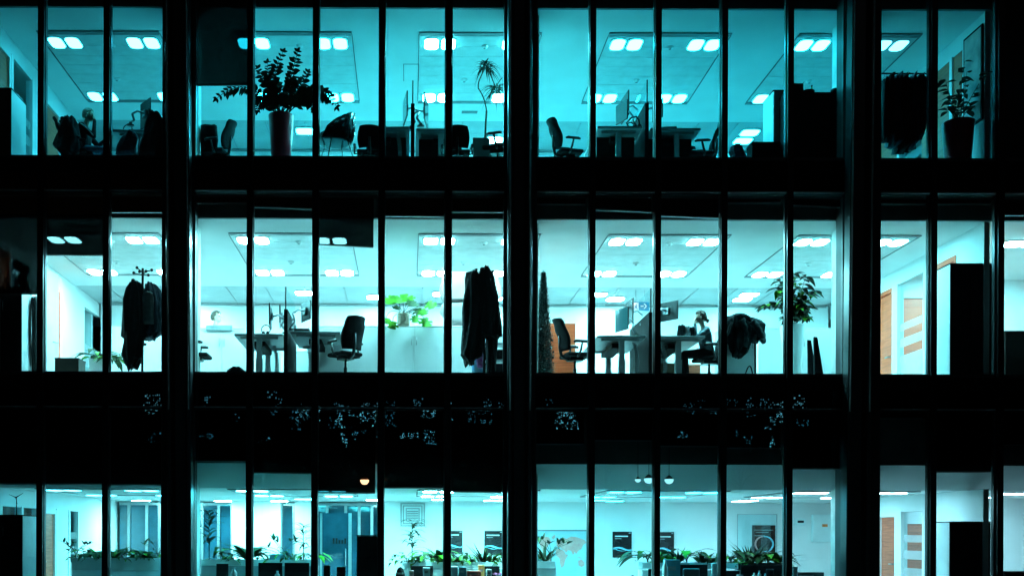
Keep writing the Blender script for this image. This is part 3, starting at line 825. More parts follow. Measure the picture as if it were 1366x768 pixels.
# ------------------------------------------------------------------ plants
def zz_plant():
    Y = .78; p = at(375, Y, 2)
    t = thing('zz_plant', 'big arching zz plant in a tall dark red glazed pot on the top storey', 'potted plant', p)
    zt = zw(155, Y, 375); pot(t, p.x, Y, p.z+.002, zt, 11.5*K(Y), 17*K(Y), M_redpot)
    st = MB(); lf = MB(); rg = random.Random(3)
    def stem(tip, bend, dy, ls=1.0, b0=None, start=.30):
        b = W(b0 or 375+rg.uniform(-9, 9), 158, Y) + Vector((0, rg.uniform(-.08, .08), 0))
        c = W(bend[0], bend[1], Y); e = W(tip[0], tip[1], Y)
        c.y += dy*.4; e.y += dy
        pts = bez(b, c, e, 18)
        st.tube(pts, [.014-.009*k/18 for k in range(19)], 6)
        n = len(pts)
        side = 1
        for k in range(int(start*n), n):
            d = (pts[min(k+1, n-1)]-pts[k-1]).normalized()
            a = d.cross(Vector((0, 1, 0)));  a = a.normalized() if a.length > .1 else Vector((1, 0, 0))
            for sd in (1, -1):
                v = (d*.55 + a*sd*.9 + Vector((0, rg.uniform(-.5, .5), 0)))
                L = (.15 if k < n-3 else .095)*ls*rg.uniform(.8, 1.1)
                lf.leaf(pts[k]+d*rg.uniform(-.01, .01), v, L, L*.52, .12, Vector((rg.uniform(-.3, .3), -1, rg.uniform(-.2, .6))), .85, 4)
        lf.leaf(pts[-1], d, .10*ls, .05, .1, Vector((0, -1, .2)), .85, 4)
    for tip, bend, dy in (((290, 133), (336, 92), -.05), ((377, 68), (352, 118), .05), ((398, 72), (385, 115), -.08), ((343, 88), (362, 120), .12), ((409, 92), (392, 124), .15),
                          ((449, 143), (420, 92), -.02), ((436, 118), (408, 120), .2), ((345, 152), (352, 118), -.15), ((420, 150), (408, 112), -.12), ((413, 128), (395, 128), -.2),
                          ((352, 132), (362, 130), .2), ((391, 112), (384, 130), -.15), ((366, 100), (370, 128), .18), ((357, 84), (358, 128), .0), ((430, 134), (400, 118), -.1)):
        stem(tip, bend, dy)
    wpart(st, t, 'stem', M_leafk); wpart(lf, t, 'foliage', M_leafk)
zz_plant()
def dragon_tree():
    Y = .95; p = at(641, Y, 2)
    t = thing('dragon_tree', 'thin dragon tree with two drooping leaf crowns in a square black pot', 'potted plant', p)
    x0, x1 = xw(630, Y, 190), xw(653, Y, 190); z = zw(188, Y, 641)
    h = (x1-x0)/2; xm = (x0+x1)/2
    mb = MB(); mb.add([(xm+sx*h*s, Y+sy*h*s, zz) for zz, s in ((p.z+.003, .8), (z, 1.0)) for sx, sy in ((-1, -1), (1, -1), (1, 1), (-1, 1))], [(0,3,2,1),(4,5,6,7),(0,1,5,4),(1,2,6,5),(2,3,7,6),(3,0,4,7)])
    po = wpart(mb, t, 'pot', M_grey, bevel=.006)
    st = MB(); lf = MB(); rg = random.Random(5)
    base = W(647, 190, Y); fork = W(649, 148, Y)
    st.tube([base, W(648, 165, Y), fork], [.02, .018, .018], 8)
    t1 = bez(fork, W(647, 130, Y), W(638, 118, Y), 6)+bez(W(638, 116, Y), W(637, 108, Y), W(648, 90, Y), 6); st.tube(t1, .011, 8)
    c2 = W(662, 118, Y+.1); st.tube(bez(W(648, 86, Y), W(655, 102, Y), c2, 8), .009, 8)
    e3 = W(670, 104, Y+.05); st.tube(bez(c2, W(664, 110, Y), e3, 5), .008, 8)
    for c, n, s in ((W(648, 88, Y), 60, 1.0), (c2, 60, 1.05)):
        for k in range(n):
            d = rdir(rg, .55); L = rg.uniform(.22, .40)*s
            lf.leaf(c+d*.02+Vector((0, 0, rg.uniform(-.08, .04))), d, L, .022, rg.uniform(.5, 1.3), UPV, .5, 6, .05)
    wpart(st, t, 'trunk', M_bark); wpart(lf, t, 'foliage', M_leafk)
dragon_tree()
def leafy(name, label, px, Y, i, potspec, stems, leaf, seed, mats, crown=None, n_leaf=0, potname='pot', zbase=None, cat='potted plant'):
    """potted plant: stems are (tip, bend) photo points; broad leaves along the upper stems"""
    ytop, r0, r1, pm = potspec
    p = at(px, Y, i)
    if zbase is not None: p.z = zbase
    t = thing(name, label, cat, p)
    pot(t, p.x, Y, p.z+.002, zw(ytop, Y, px), r0*K(Y), r1*K(Y), pm, potname)
    rg = random.Random(seed); st = MB(); lf = MB(); L0, Wf, droop = leaf
    for tip, bend in stems:
        b = W(px+rg.uniform(-3, 3), ytop+1, Y); dy = rg.uniform(-.2, .2)
        c = W(*bend, Y); e = W(*tip, Y); c.y += dy*.4; e.y += dy
        pts = bez(b, c, e, 12); st.tube(pts, [.010-.006*k/12 for k in range(13)], 6)
        for k in range(4, 13):
            for q in range(n_leaf or 2):
                d = rdir(rg, .25); L = L0*rg.uniform(.7, 1.15)
                lf.cur = 0 if rg.random() < .8 else 1
                lf.leaf(pts[k], d, L, L*Wf, droop*rg.uniform(.5, 1.5), UPV, .8, 5)
    wpart(st, t, 'stem', M_bark); wpart(lf, t, 'foliage', mats)
    return t
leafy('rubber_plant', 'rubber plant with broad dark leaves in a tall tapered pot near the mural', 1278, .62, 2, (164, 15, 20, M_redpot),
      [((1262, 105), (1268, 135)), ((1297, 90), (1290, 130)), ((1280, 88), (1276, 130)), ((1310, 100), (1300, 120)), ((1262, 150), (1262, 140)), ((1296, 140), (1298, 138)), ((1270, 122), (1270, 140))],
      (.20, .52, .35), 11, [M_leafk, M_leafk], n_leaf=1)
leafy('ficus', 'ficus with small glossy leaves in a tall pale teal pot beside the concrete column', 1057, 1.95, 1, (434, 9, 16, M_teal),
      [((1022, 408), (1042, 400)), ((1035, 385), (1050, 400)), ((1060, 365), (1055, 400)), ((1070, 372), (1064, 400)), ((1092, 388), (1070, 390)), ((1084, 408), (1070, 405)), ((1045, 372), (1055, 410)), ((1074, 425), (1066, 410)), ((1048, 428), (1052, 415)), ((1060, 390), (1058, 410)), ((1066, 405), (1060, 415))],
      (.215, .52, .5), 12, [M_leafk, M_leafb], n_leaf=4)
def monstera():
    Y = 1.9; px = 538; p = at(px, Y, 1); p.z = zw(434, Y, px)+.004
    t = thing('monstera', 'monstera with split green leaves in a wicker pot on the white cabinet', 'potted plant', p)
    zt = zw(418, Y, px); h = zt-p.z
    x0, x1 = xw(530, Y, 425), xw(547, Y, 425)
    wp = MB()
    for k in range(7):
        wp.lathe([(.118, 0), (.126, h/14*.8), (.118, h/7*.98)], 20, (p.x, Y, p.z+k*h/7))
    po = wpart(wp, t, 'pot', M_wicker); wpart(MB().lathe([(.105, h-.03), (.105, h-.02)], 20, (p.x, Y, p.z)), t, 'soil', M_soil, po)
    st = MB(); lf = MB(); rg = random.Random(4)
    def mleaf(c, d, s, face):
        d = Vector(d).normalized(); f = Vector(face).normalized(); w = d.cross(f).normalized(); nn = w.cross(d)
        out = []
        N = 26
        for k in range(N):
            a = -math.pi + 2*math.pi*(k+.5)/N
            r = s*(.62+.38*math.cos(a*.5)**2)*(1.0 if abs(a) < 2.7 else .72)
            if k % 4 == 1 and .4 < abs(a) < 2.5: r *= .55
            out.append(c + d*(r*math.cos(a)+s*.25) + w*r*.92*math.sin(a) - nn*.18*s*(math.sin(a)**2))
        lf.cur = 1 if rg.random() < .45 else 0
        lf.add([c+d*s*.2]+out, [(0, 1+k, 1+(k+1) % N) for k in range(N)], True)
    for tip, bend, s in (((524, 396), (530, 412), .21), ((538, 391), (537, 408), .16), ((549, 403), (543, 412), .17), ((557, 410), (546, 415), .16), ((572, 401), (556, 410), .15), ((566, 425), (556, 412), .17), ((524, 427), (524, 416), .15), ((515, 424), (520, 408), .15), ((531, 400), (533, 410), .14), ((546, 393), (541, 410), .13), ((562, 414), (550, 414), .14), ((553, 424), (548, 415), .13), ((530, 410), (533, 414), .12)):
        e = W(*tip, Y); e.y += rg.uniform(-.22, .12)
        pts = bez(W(538+rg.uniform(-3, 3), 419, Y), W(*bend, Y), e, 8); st.tube(pts, .006, 6)
        v = pts[-1]-pts[-3]
        mleaf(e-Vector((0, 0, s*.1)), Vector((v.x*1.2, -.15, -.10-rg.uniform(0, .12))), s*1.1, (rg.uniform(-.3, .3), -1, rg.uniform(.1, .5)))
    wpart(st, t, 'stem', M_leafk); wpart(lf, t, 'foliage', [M_leaf, M_leafb])
monstera()
def xmas():
    Y = 1.86; px = 724.5; p = at(px, Y, 1)
    t = thing('christmas_tree', 'tall slim artificial christmas tree with round baubles beside the orange cabinet', 'christmas tree', p)
    rg = random.Random(9); z0 = p.z; z1 = zw(364, Y, px); H = z1-z0
    wpart(MB().tube([(p.x, Y, z0), (p.x, Y, z1)], [.018, .008], 8), t, 'trunk', M_bark)
    br = MB(); ba = MB()
    br.tube([(p.x, Y, z0+.05), (p.x, Y, z0+H*.5), (p.x, Y, z1-.05)], [.05, .03, .008], 10)
    N = 74
    for k in range(N):
        s = k/N; z = z0+.06+(H-.06)*s; r = .25*(1-s)**.9+.016
        for q in range(26):
            a = rg.uniform(0, 6.28); rr_ = r*rg.uniform(.75, 1.08); c, sn = math.cos(a), math.sin(a)
            e = Vector((p.x+c*rr_, Y+sn*rr_, z+rg.uniform(-.02, .035)))
            br.tube([(p.x, Y, z+.01), e], [.005, .004], 3)
            for w in range(5):
                m = .45+.55*w/4
                b = Vector((p.x+c*rr_*m, Y+sn*rr_*m, z+.01)); d = Vector((c*.5+rg.uniform(-.8, .8), sn*.5+rg.uniform(-.8, .8), rg.uniform(-.5, .7))).normalized()
                br.leaf(b, d, .055, .017, .0, UPV, 1, 2, 0)
        if k % 2 == 0 and s < .93:
            a = rg.uniform(0, 6.28)
            ba.ball((p.x+math.cos(a)*r*1.02, Y+math.sin(a)*r*1.02, z), .021 if s < .7 else .015, 10, 7)
    br.ball((p.x, Y, z1+.02), .03, 10, 8)
    wpart(br, t, 'branches', mat('tinsel_green', (.022, .045, .042), .35, .3, .6, 20))
    wpart(ba, t, 'baubles', M_blackg)
xmas()
# ================================================================== TOP STOREY
cabinet(-28, 15, .60, 1.32, 2, 117, M_black, 'tall black cabinet with its side coloured as if lit, at the first top storey window', side=M_whlam)  # backlit front coloured black, lit side coloured white
def drape(name, label, cat, rows, Y, ry, m, seed, i, pxm, group=None, part='cloth', rip=.014, z=None, extra=None, **k):
    p = at(pxm, Y, i)
    p.z = zw(rows[-1][0], Y, pxm)
    t = thing(name, label, cat, p, 0, group)
    wpart(loft(rows, Y, ry, rip, seed=seed, **k), t, part, m)
    if extra: extra(t)
    return t
chair(101, 1.2, 2, 0, 'task chair under a draped black coat behind the seated man', 1.0)
drape('coat', 'bulky black coat draped over a chair behind the fair-haired man', 'coat',
      [(157, 89, 97), (159, 85, 100), (164, 82, 103), (172, 81, 104), (176, 79, 106), (184, 76, 108), (192, 73, 108), (198, 74, 107), (203, 80, 106), (207, 84, 104)], 1.0, .15, M_blkcl, 3, 2, 92, rip=.04, hem=.03)
def fair_man():
    Y = 1.3; p = at(111, Y, 2); h = .51; hc = (.115, 0, h+.745)
    b, bl = head_bits(hc)
    bo = [((-.01, sy*.06, h+.08), (.02, sy*.085, h+.42), .125, .125, 1) for sy in (-1, 1)]
    bo += [((.02, -.15, h+.49), (.02, .15, h+.49), .075, .075, 1), ((.03, 0, h+.5), (.08, 0, h+.65), .062, .055, 0)]
    for sy in (-1, 1): bo += [((.0, sy*.09, h+.07), (.44, sy*.11, h+.05), .092, .068, 2), ((.44, sy*.11, h+.05), (.40, sy*.12, .10), .064, .045, 2), ((.40, sy*.12, .06), (.58, sy*.13, .045), .045, .035, 3)]
    for sy, el, wr in ((-1, (.26, -.20, h+.28), (.23, -.05, h+.62)), (1, (.22, .22, h+.25), (.42, .12, h+.36))):
        bo += [((.02, sy*.19, h+.47), el, .06, .048, 1), (el, wr, .046, .032, 1)]
        w = Vector(wr); d = (w-Vector(el)).normalized()
        bo += hand(w, d if sy > 0 else (-.1, .2, .9), (-.8, .3, .1) if sy < 0 else (0, 0, -1), 0, .45, sy)
    bl += [((0, 0, h+.06), (.15, .18, .13), 2), ((.02, 0, h+.30), (.13, .17, .2), 1)]
    t = figure('fair-haired man in a dark jumper sitting with a hand to his face', p, 0, bo+b, bl, [M_blkcl, M_jeans, M_black])
    strands(hc, .1, M_blond, t, seed=2); eyes(t, hc)
    MB().tube(bez((.03, -.245, h+.50), (.16, -.27, h+.40), (.27, -.255, h+.27), 8), .011, 6).build('sleeve_stripe', M_white, t)
    MB().tube([(-.13, -.12, h+.13), (0, -.175, h+.13), (.13, -.12, h+.13)], .014, 6).build('belt', M_greycl, t)
fair_man()
chair(109, 1.3, 2, 0, 'task chair under the fair-haired man', .98)
desk(150, 214, 1.05, 2.5, 2, 172.5, 'small sit-stand desk with a single pale leg beside the fair-haired man', (.5,))
headset(170, 1.3, zw(172.5, 1.05, 170)+.002, 'black headset standing on the top storey desk beside the fair-haired man')
drape('backpack', 'glossy black backpack slumped under the desk beside the fair-haired man', 'backpack',
      [(176, 174, 179), (179, 168, 182), (185, 162, 184), (193, 157, 184), (200, 155, 183), (206, 154, 182)], .85, .12, M_navy, 5, 2, 168)
cabinet(169, 212, 1.25, 1.5, 2, 199, M_white, 'low grey pedestal at the window in front of a backpack', 'pedestal', doors=1)
monitor(195, 1.35, 2, 172.5, 170, 135, 40, 'large dark monitor turned away beside a hanging jacket', w=.42)
drape('jacket', 'dark jacket with sleeves folded over a chair beside the brick-dark pier', 'jacket',
      [(149, 203, 208), (153, 200, 212), (160, 198, 218), (172, 195, 219), (184, 190, 219), (196, 187, 219), (208, 186, 219)], .75, .13, M_blkcl, 8, 2, 207, rip=.04, hem=.03)
# second bay
drape('office_bag', 'dark trapezoid bag box standing in the lower corner beside the concrete column', 'bag',
      [(167, 268, 289), (172, 267, 290), (186, 267, 291), (200, 268, 290), (208, 268, 288)], .95, .11, M_black, 2, 2, 278, rip=.004, n=28)
chair(290, 1.0, 2, 168, 'reclined slim task chair left of the big zz plant', .88)
def shell_chair(px, Y, i, deg, label):
    t = thing('shell_armchair', label, 'armchair', at(px, Y, i), R(deg)); t.scale = (1.15, 1.15, 1.05)
    mb = MB(); na, nr = 24, 9; vs = []
    def P_(a, r, off):
        rim = .50+.46*max(0, math.cos(a*.60))**.75 - (.06 if abs(a) > 2.4 else 0)
        rad = .33*(1-.10*math.cos(a)); q = r/nr
        rr_ = rad*math.sin(min(1, q*1.25)*math.pi/2)*(1-off/.4)
        z = .43+(rim-.43)*max(0, (q-.45)/.55)**1.2+off*.6
        return (-rr_*math.cos(a)*1.0, rr_*math.sin(a)*.95, z)
    for off in (0, .03):
        for j in range(nr+1):
            for k in range(na): vs.append(P_(-math.pi+2*math.pi*k/na, j, off))
    N = (nr+1)*na; fs = []
    for j in range(nr):
        for k in range(na):
            a, b = j*na+k, j*na+(k+1) % na
            fs += [(a, a+na, b+na, b), (N+a, N+b, N+b+na, N+a+na)]
    for k in range(na):
        a, b = nr*na+k, nr*na+(k+1) % na; fs.append((a, N+a, N+b, b))
    mb.add(vs, fs, True).build('shell', M_blackg, t)
    for sx, sy in ((-1, -1), (-1, 1), (1, -1), (1, 1)):
        MB().tube([(sx*.14, sy*.14, .44), (sx*.24, sy*.23, .005)], [.012, .009], 8).build('leg', M_alum, t)
shell_chair(449, .55, 2, 205, 'black moulded shell armchair with thin metal legs right of the zz plant')
o = MB().lathe([(.15, 0), (.17, .03), (.175, .13), (.165, .19), (.14, .21), (.05, .215)], 28, tuple(at(487, .75, 2))).build('pouf', M_blkcl); tag(o, 'low round black pouf on the floor beside the shell armchair', 'pouf')
desk(483, 546, .98, 2.5, 2, 168.5, 'sit-stand desk behind dark chair backs, nearer the shell armchair', (.4,), modesty=.66)
desk(555, 622, .98, 2.5, 2, 171, 'sit-stand desk behind dark chair backs, nearer the dragon tree', (.5,), modesty=.66)
divider(550.5, .95, 2.5, 2, 138, 108, 'black divider with a thin glass sheet between two edge-on monitors, top storey')
monitor(540, 1.25, 2, 168.5, 162, 129, 188, 'slim monitor seen edge-on left of the divider near the shell armchair')
monitor(569, 1.25, 2, 171, 166, 131, -8, 'slim monitor seen edge-on right of the divider near the dragon tree')
cable_spine(530, .98, 2, 176, 'segmented cable spine hanging under the desk nearer the shell armchair')
for px, d, l in ((493, 92, 'dark chair back facing the room, beside the round pouf'), (534, 84, 'dark chair tucked deep behind the desk left of the divider post, top storey'),
                 (570, 95, 'dark chair tucked deep behind the desk beside the dragon tree, top storey'), (610, 88, 'pale-edged chair back at the end of the desk near the dragon tree')):
    chair(px, .62 if px in (493, 610) else 2.7, 2, d, l, (.8, .95, .62) if px in (493, 610) else .95)
chair(664, .9, 2, 165, 'dark armchair half hidden by the pier behind the dragon tree', .98)
# third bay
chair(757, 1.05, 2, 10, 'task chair standing alone in the first window of the third bay, top storey', .95)
desk(797, 857, .98, 2.5, 2, 168, 'sit-stand desk carrying two curly monitor arms, top storey', (.5,), modesty=.42)
desk(868, 935, .98, 2.5, 2, 170.5, 'sit-stand desk with a laptop on it, top storey', (.55,), modesty=.42)
divider(863, .96, 2.5, 2, 137, 107, 'black divider rising between the curly monitor arms and the laptop')
monitor(829, 1.3, 2, 168, 163, 137, 205, 'monitor turned partly to the window beside curly arms, top storey', w=.36, lit=True)
monitor(833, 1.9, 2, 168, 160, 127, 185, 'taller thin monitor edge-on behind the turned monitor, top storey', w=.5)
monitor(878, 1.4, 2, 170.5, 160, 135, 25, 'dark monitor half behind a mullion above the laptop', w=.3)
def arms():
    Y = 1.15; zd = zw(168, .98, 840); x = xw(840, Y, 160)
    t = thing('lamp_arm', 'curly black desk lamp arm between the monitors on the top storey', 'desk lamp', (x, Y, zd))
    MB().lathe([(.06, 0), (.06, .015), (.02, .02)], 16).build('base', M_plas, t)
    MB().tube([(0, 0, .02), (-.06, 0, .12), (.03, 0, .22), (.12, 0, .24), (.17, 0, .18), (.18, 0, .10)], .016, 8).build('arm', M_plas, t)
    MB().tube([(.18+.0, 0, .10), (.18, 0, .03)], [.03, .045], 12).build('head', M_black, t)
    pts = [(.02+.055*math.cos(a), .02, .085+.055*math.sin(a)) for a in [R(d) for d in range(0, 361, 20)]]
    MB().tube(pts, .011, 6).build('cable', M_black, t)
arms()
def laptop(px, Y, i, yd, label):
    z = zw(yd, .98, px)+.002; t = thing('laptop', label, 'laptop', (xw(px, Y, yd), Y, z), R(-8))
    MB().box(-.19, .19, -.13, .13, 0, .025).build('keyboard_base', M_plas, t, bevel=.006)
    MB().box(-.19, .19, -.125, .12, .027, .04).build('lid', M_alum, t, bevel=.005)
laptop(888, 1.15, 2, 170.5, 'closed dark laptop lying on the top storey desk by the divider')
chair(812, 2.75, 2, 115, 'dark task chair tucked behind the desk with the curly arms', .95)
chair(917, 2.6, 2, 70, 'dark task chair tucked behind the laptop desk', .95)
chair(936, 1.15, 2, 172, 'task chair facing the laptop desk from its outer end', .95)
cabinet(872, 920, 2.9, 3.3, 2, 190, M_grey, 'low grey cabinet glimpsed beneath the laptop desk, top storey', doors=2)
def junk():
    Y = .7
    t = thing('storage_box', 'dark storage box on the floor by the tall cabinet, top storey', 'box', at(1018, Y, 2))
    x0, x1, z1 = xw(999, Y), xw(1036, Y), zw(193.5, Y, 1018); L = t.location
    wpart(MB().box(x0, x1, Y-.15, Y+.15, L.z+.002, z1-.02), t, 'crate', M_black, bevel=.008); wpart(MB().box(x0-.01, x1+.01, Y-.16, Y+.16, z1-.018, z1), t, 'lid', M_plas, bevel=.006)
    drape('handbag', 'small slouched black handbag with a shiny clasp beside the storage box', 'bag', [(192, 981, 983), (196, 975, 990), (203, 973, 993), (209, 974, 996), (213, 974, 997)], .65, .09, M_navy, 4, 2, 984)
junk()
cabinet(1047, 1128, .48, 1.1, 2, 123, M_black, 'tall wide black cabinet with bottles on top beside the concrete column, top storey', doors=2, handle=M_black)
cabinet(1032, 1049, .75, 1.3, 2, 120, M_white, 'tall narrow white cabinet with a dark top beside the black cabinet', doors=1, handle=M_black, lid=M_black)
zt = zw(123, .48, 1087)+.002
def on_top():
    Y = .72
    t = thing('cardboard_box', 'dark open box standing on the tall black cabinet', 'box', (xw(1062, Y, 115), Y, zt))
    MB().box(-.09, .09, -.12, .12, 0, .21).build('carton', M_black, t, bevel=.004)
    MB().add([(-.09, -.121, .21), (-.075, -.121, .25), (-.075, .12, .25), (-.09, .12, .21)], [(0, 1, 2, 3)]).add([(.09, -.121, .21), (.105, -.121, .245), (.105, .12, .245), (.09, .12, .21)], [(0, 1, 2, 3)]).build('flap', M_black, t)
    t = thing('bowl', 'dark bowl beside the green bottle on the tall black cabinet', 'bowl', (xw(1078, Y, 115), Y, zt))
    MB().lathe([(.05, 0), (.06, .01), (.11, .08), (.115, .11), (.105, .11), (.05, .02)], 24).build('basin', M_black, t)
    t = thing('bottle', 'green glass bottle with a thin neck on the tall black cabinet', 'bottle', (xw(1083, Y+.2, 110), Y+.2, zt))
    MB().lathe([(.036, 0), (.038, .01), (.038, .16), (.03, .20), (.013, .24), (.012, .29)], 20).build('glass_body', mat('green_bottle', (.10, .34, .10), .15, 0, .1), t)
    MB().lathe([(.014, .285), (.015, .31), (.004, .312)], 14).build('cork', M_black, t)
    t = thing('jar', 'wide dark jar at the column end of the tall black cabinet', 'jar', (xw(1114, Y, 115), Y, zt))
    MB().lathe([(.07, 0), (.08, .01), (.08, .11), (.072, .13)], 24).build('body', M_black, t); MB().lathe([(.078, .128), (.08, .14), (.07, .155), (.01, .157)], 24).build('lid', M_plas, t)
on_top()
# fourth bay
def rail():
    Y = .85; x0, x1 = xw(1172, Y, 150), xw(1241, Y, 150); z = zw(98.5, Y, 1206)
    t = thing('clothes_rail', 'black metal clothes rail crowded with dark garments, top storey', 'clothes rail', at(1206, Y, 2)); L = t.location
    wpart(MB().tube([(x0-.02, Y, z), (x1+.02, Y, z)], .016, 8), t, 'crossbar', M_alu)
    for x in (x0, x1):
        wpart(MB().tube([(x, Y, L.z+.05), (x, Y, z)], .015, 8), t, 'upright', M_alu); wpart(MB().tube([(x, Y-.22, L.z+.03), (x, Y+.22, L.z+.03)], .018, 8), t, 'foot', M_alu)
    look = ('long black coat hanging first on the crowded clothes rail', 'black jacket hanging second on the clothes rail', 'long dark overcoat in the middle of the clothes rail', 'black blazer hanging fourth on the clothes rail', 'dark coat with a loose strap hanging last on the clothes rail')
    for k, (c, w_, b) in enumerate(((1183, 6, 189), (1192, 6.5, 197), (1203, 7, 204), (1214, 6.5, 199), (1224, 5, 186))):
        zz = zw(b, Y, c)
        g = thing('coat', look[k], 'coat', (xw(c, Y, 150), Y, zz), 0, 'garments on the clothes rail')
        wpart(loft([(104, c-2, c+2), (107, c-w_*.7, c+w_*.7), (115, c-w_*.9, c+w_*.9), (150, c-w_, c+w_), (b-8, c-w_*1.05, c+w_*1.0), (b, c-w_, c+w_*.8)], Y, .21, .04, seed=20+k, hem=.012), g, 'cloth', M_blkcl if k % 2 == 0 else M_navy)
        xx = xw(c, Y, 100)
        wpart(MB().tube([(xx, Y, zw(105, Y, c)), (xx, Y, z-.01), (xx+.01, Y+.02, z+.03), (xx, Y+.03, z-.0)], .005, 6), g, 'hanger', M_alum)
    for px in (1180, 1232):
        xx = xw(px, Y, 105); g = thing('coat_hanger', 'empty wire hanger at the ' + ('pier' if px < 1200 else 'mullion') + ' end of the clothes rail', 'hanger', (xx, Y, z-.2), 0, 'empty hangers')
        wpart(MB().tube([(xx, Y, z+.02), (xx, Y, z-.05), (xx-.05, Y+.18, z-.14), (xx+.05, Y-.18, z-.15), (xx, Y, z-.05)], .006, 6), g, 'wire', M_alum)
rail()
M_mural = mat('mural_print', (.62, .40, .36), .6, 0, .1, 2.2, two=(.10, .12, .13))
def mural():
    X = RW-.004
    t = thing('wall_picture', 'large pinkish picture in a dark frame on the wall behind the rubber plant', 'picture', (X, .75, F2+.9))
    MB().box(-.03, 0, -.30, .32, 0, 1.72).build('frame', M_black, t); MB().box(-.034, -.031, -.26, .28, .04, 1.68).build('print', M_mural, t)
mural()

# ================================================================== MIDDLE STOREY
cabinet(-28, 29, .50, .97, 1, 385, M_black, 'black cabinet with its side coloured as if lit, below the lowest long blind, middle storey', side=M_teal)  # pale side colour holds the room light falling on it
drape('coat', 'dark coat hanging in a narrow gap beside the black cabinet, middle storey', 'coat', [(396, 45, 51), (402, 43, 54), (440, 43, 56), (495, 42, 57)], 1.0, .14, M_blkcl, 31, 1, 50)
def door_leaf():
    Y0 = 2.6; x0 = xw(61, Y0, 400); x1 = xw(77, Y0+.25, 400); z1 = zw(361, Y0, 68)
    t = thing('open_door', 'grey-blue door leaf standing open into the office, middle storey', 'door', (x0, Y0, F1))
    a = Vector((x0, Y0, 0)); b = Vector((x1, Y0+.3, 0)); d = (b-a).normalized(); nn = Vector((-d.y, d.x, 0))*.045
    z0 = F1+.006
    leafm = MB().prism([(a.x, a.y, z0), (b.x, b.y, z0), (b.x, b.y, z1), (a.x, a.y, z1)], nn)
    lf = wpart(leafm, t, 'leaf', M_teal)
    h = a+d*((b-a).length*.88)-nn*.6
    wpart(MB().tube([(h.x, h.y, F1+1.05), (h.x-d.x*.12, h.y-d.y*.12-.02, F1+1.05)], .011, 6), t, 'handle', M_alum)
door_leaf()
def cbox(name, label, cat, px0, px1, Y0, Y1, i, ytop, m, lidm=None, part='carton'):
    x0, x1 = xw(px0, Y0, ytop), xw(px1, Y0, ytop); z1 = zw(ytop, Y0, (px0+px1)/2); fl = FLOORS[i]
    t = thing(name, label, cat, ((x0+x1)/2, (Y0+Y1)/2, fl))
    wpart(MB().box(x0, x1, Y0, Y1, fl+.003, z1-.012), t, part, m, bevel=.006); wpart(MB().box(x0-.006, x1+.006, Y0-.006, Y1+.006, z1-.03, z1), t, 'lid', lidm or m, bevel=.004)
    return t
cbox('storage_box', 'dark brown lidded box on the floor in front of the open door', 'box', 73, 105, .8, 1.2, 1, 477, mat('dark_brown_card', (.04, .026, .02), .8, 0, .2))
PL = {'n': 0}
def tuft(px, Y, zb, label, kind, size, seed, group=None, cat='plant', name='leafy_plant'):
    """plant rooted in a planter at photo column px"""
    x = xw(px, Y, 745); rg = random.Random(seed)
    t = thing(name, label, cat, (x, Y, zb), rg.uniform(0, 6), group)
    lf = MB(); st = MB(); o = Vector((0, 0, 0))
    mats = [M_leaf, M_leafb]
    if kind == 'rosette':       # strap leaves from the base
        for k in range(30):
            d = rdir(rg, .9); L = size*rg.uniform(.7, 1.1); lf.cur = 1 if rg.random() < .3 else 0
            lf.leaf(o, d, L, L*.17, rg.uniform(.25, .7), UPV, .7, 6, .2)
    elif kind == 'spiky':
        mats = [M_leafk, M_leaf]
        for k in range(36):
            d = rdir(rg, 1.0); L = size*rg.uniform(.7, 1.1); lf.cur = int(rg.random() < .3)
            lf.leaf(o, d, L, L*.075, rg.uniform(.05, .4), UPV, .6, 5, .1)
    elif kind == 'broad':
        for k in range(18):
            d = rdir(rg, .8); L = size*rg.uniform(.5, .8); e = o+d*size*rg.uniform(.35, .75)
            st.tube(bez(o, o+Vector((0, 0, size*.4)), e, 5), .005, 5); lf.cur = int(rg.random() < .35)
            lf.leaf(e, Vector((d.x, d.y, d.z*.3)), L, L*.42, rg.uniform(.3, .8), UPV, .8, 5, .15)
    elif kind == 'cane':        # upright cane with whorls
        mats = [M_leafk, M_leaf]
        st.tube([o, (0.01, 0, size*.9)], [.012, .008], 6)
        for k in range(38):
            z = size*(.30+.65*k/38); d = rdir(rg, .7); L = size*.42*rg.uniform(.8, 1.1); lf.cur = int(rg.random() < .3)
            lf.leaf((0, 0, z), d, L, L*.15, rg.uniform(.3, .7), UPV, .7, 5, .15)
    elif kind == 'palm':
        mats = [M_leafk, M_leaf]
        for q in range(7):
            d = rdir(rg, 1.3); e = o+d*size*rg.uniform(.7, 1.0); pts = bez(o, o+Vector((0, 0, size*.5)), e, 8); st.tube(pts, .004, 5)
            for k in range(4):
                v = rdir(rg, .3); lf.cur = int(rg.random() < .3); lf.leaf(pts[-1], v*.6+d*.5, size*.38, size*.09, .3, UPV, .7, 5, .1)
            lf.leaf(pts[5], rdir(rg, .2), size*.3, size*.06, .4, UPV, .7, 4, .1)
    elif kind == 'trail':
        for k in range(46):
            d = rdir(rg, .5); L = size*rg.uniform(.25, .5); e = o+Vector((rg.gauss(0, size*.5), rg.gauss(0, size*.22), abs(rg.gauss(.02, size*.22))))
            lf.cur = int(rg.random() < .3); lf.leaf(e, d, L, L*.45, rg.uniform(.3, 1), UPV, .8, 4, .15)
        st.tube([(-size*.4, 0, .01), (0, 0, .03), (size*.4, 0, .01)], .006, 5)
    if st.v: st.build('stem', M_leafk, t)
    lf.build('foliage', mats, t)
    return t
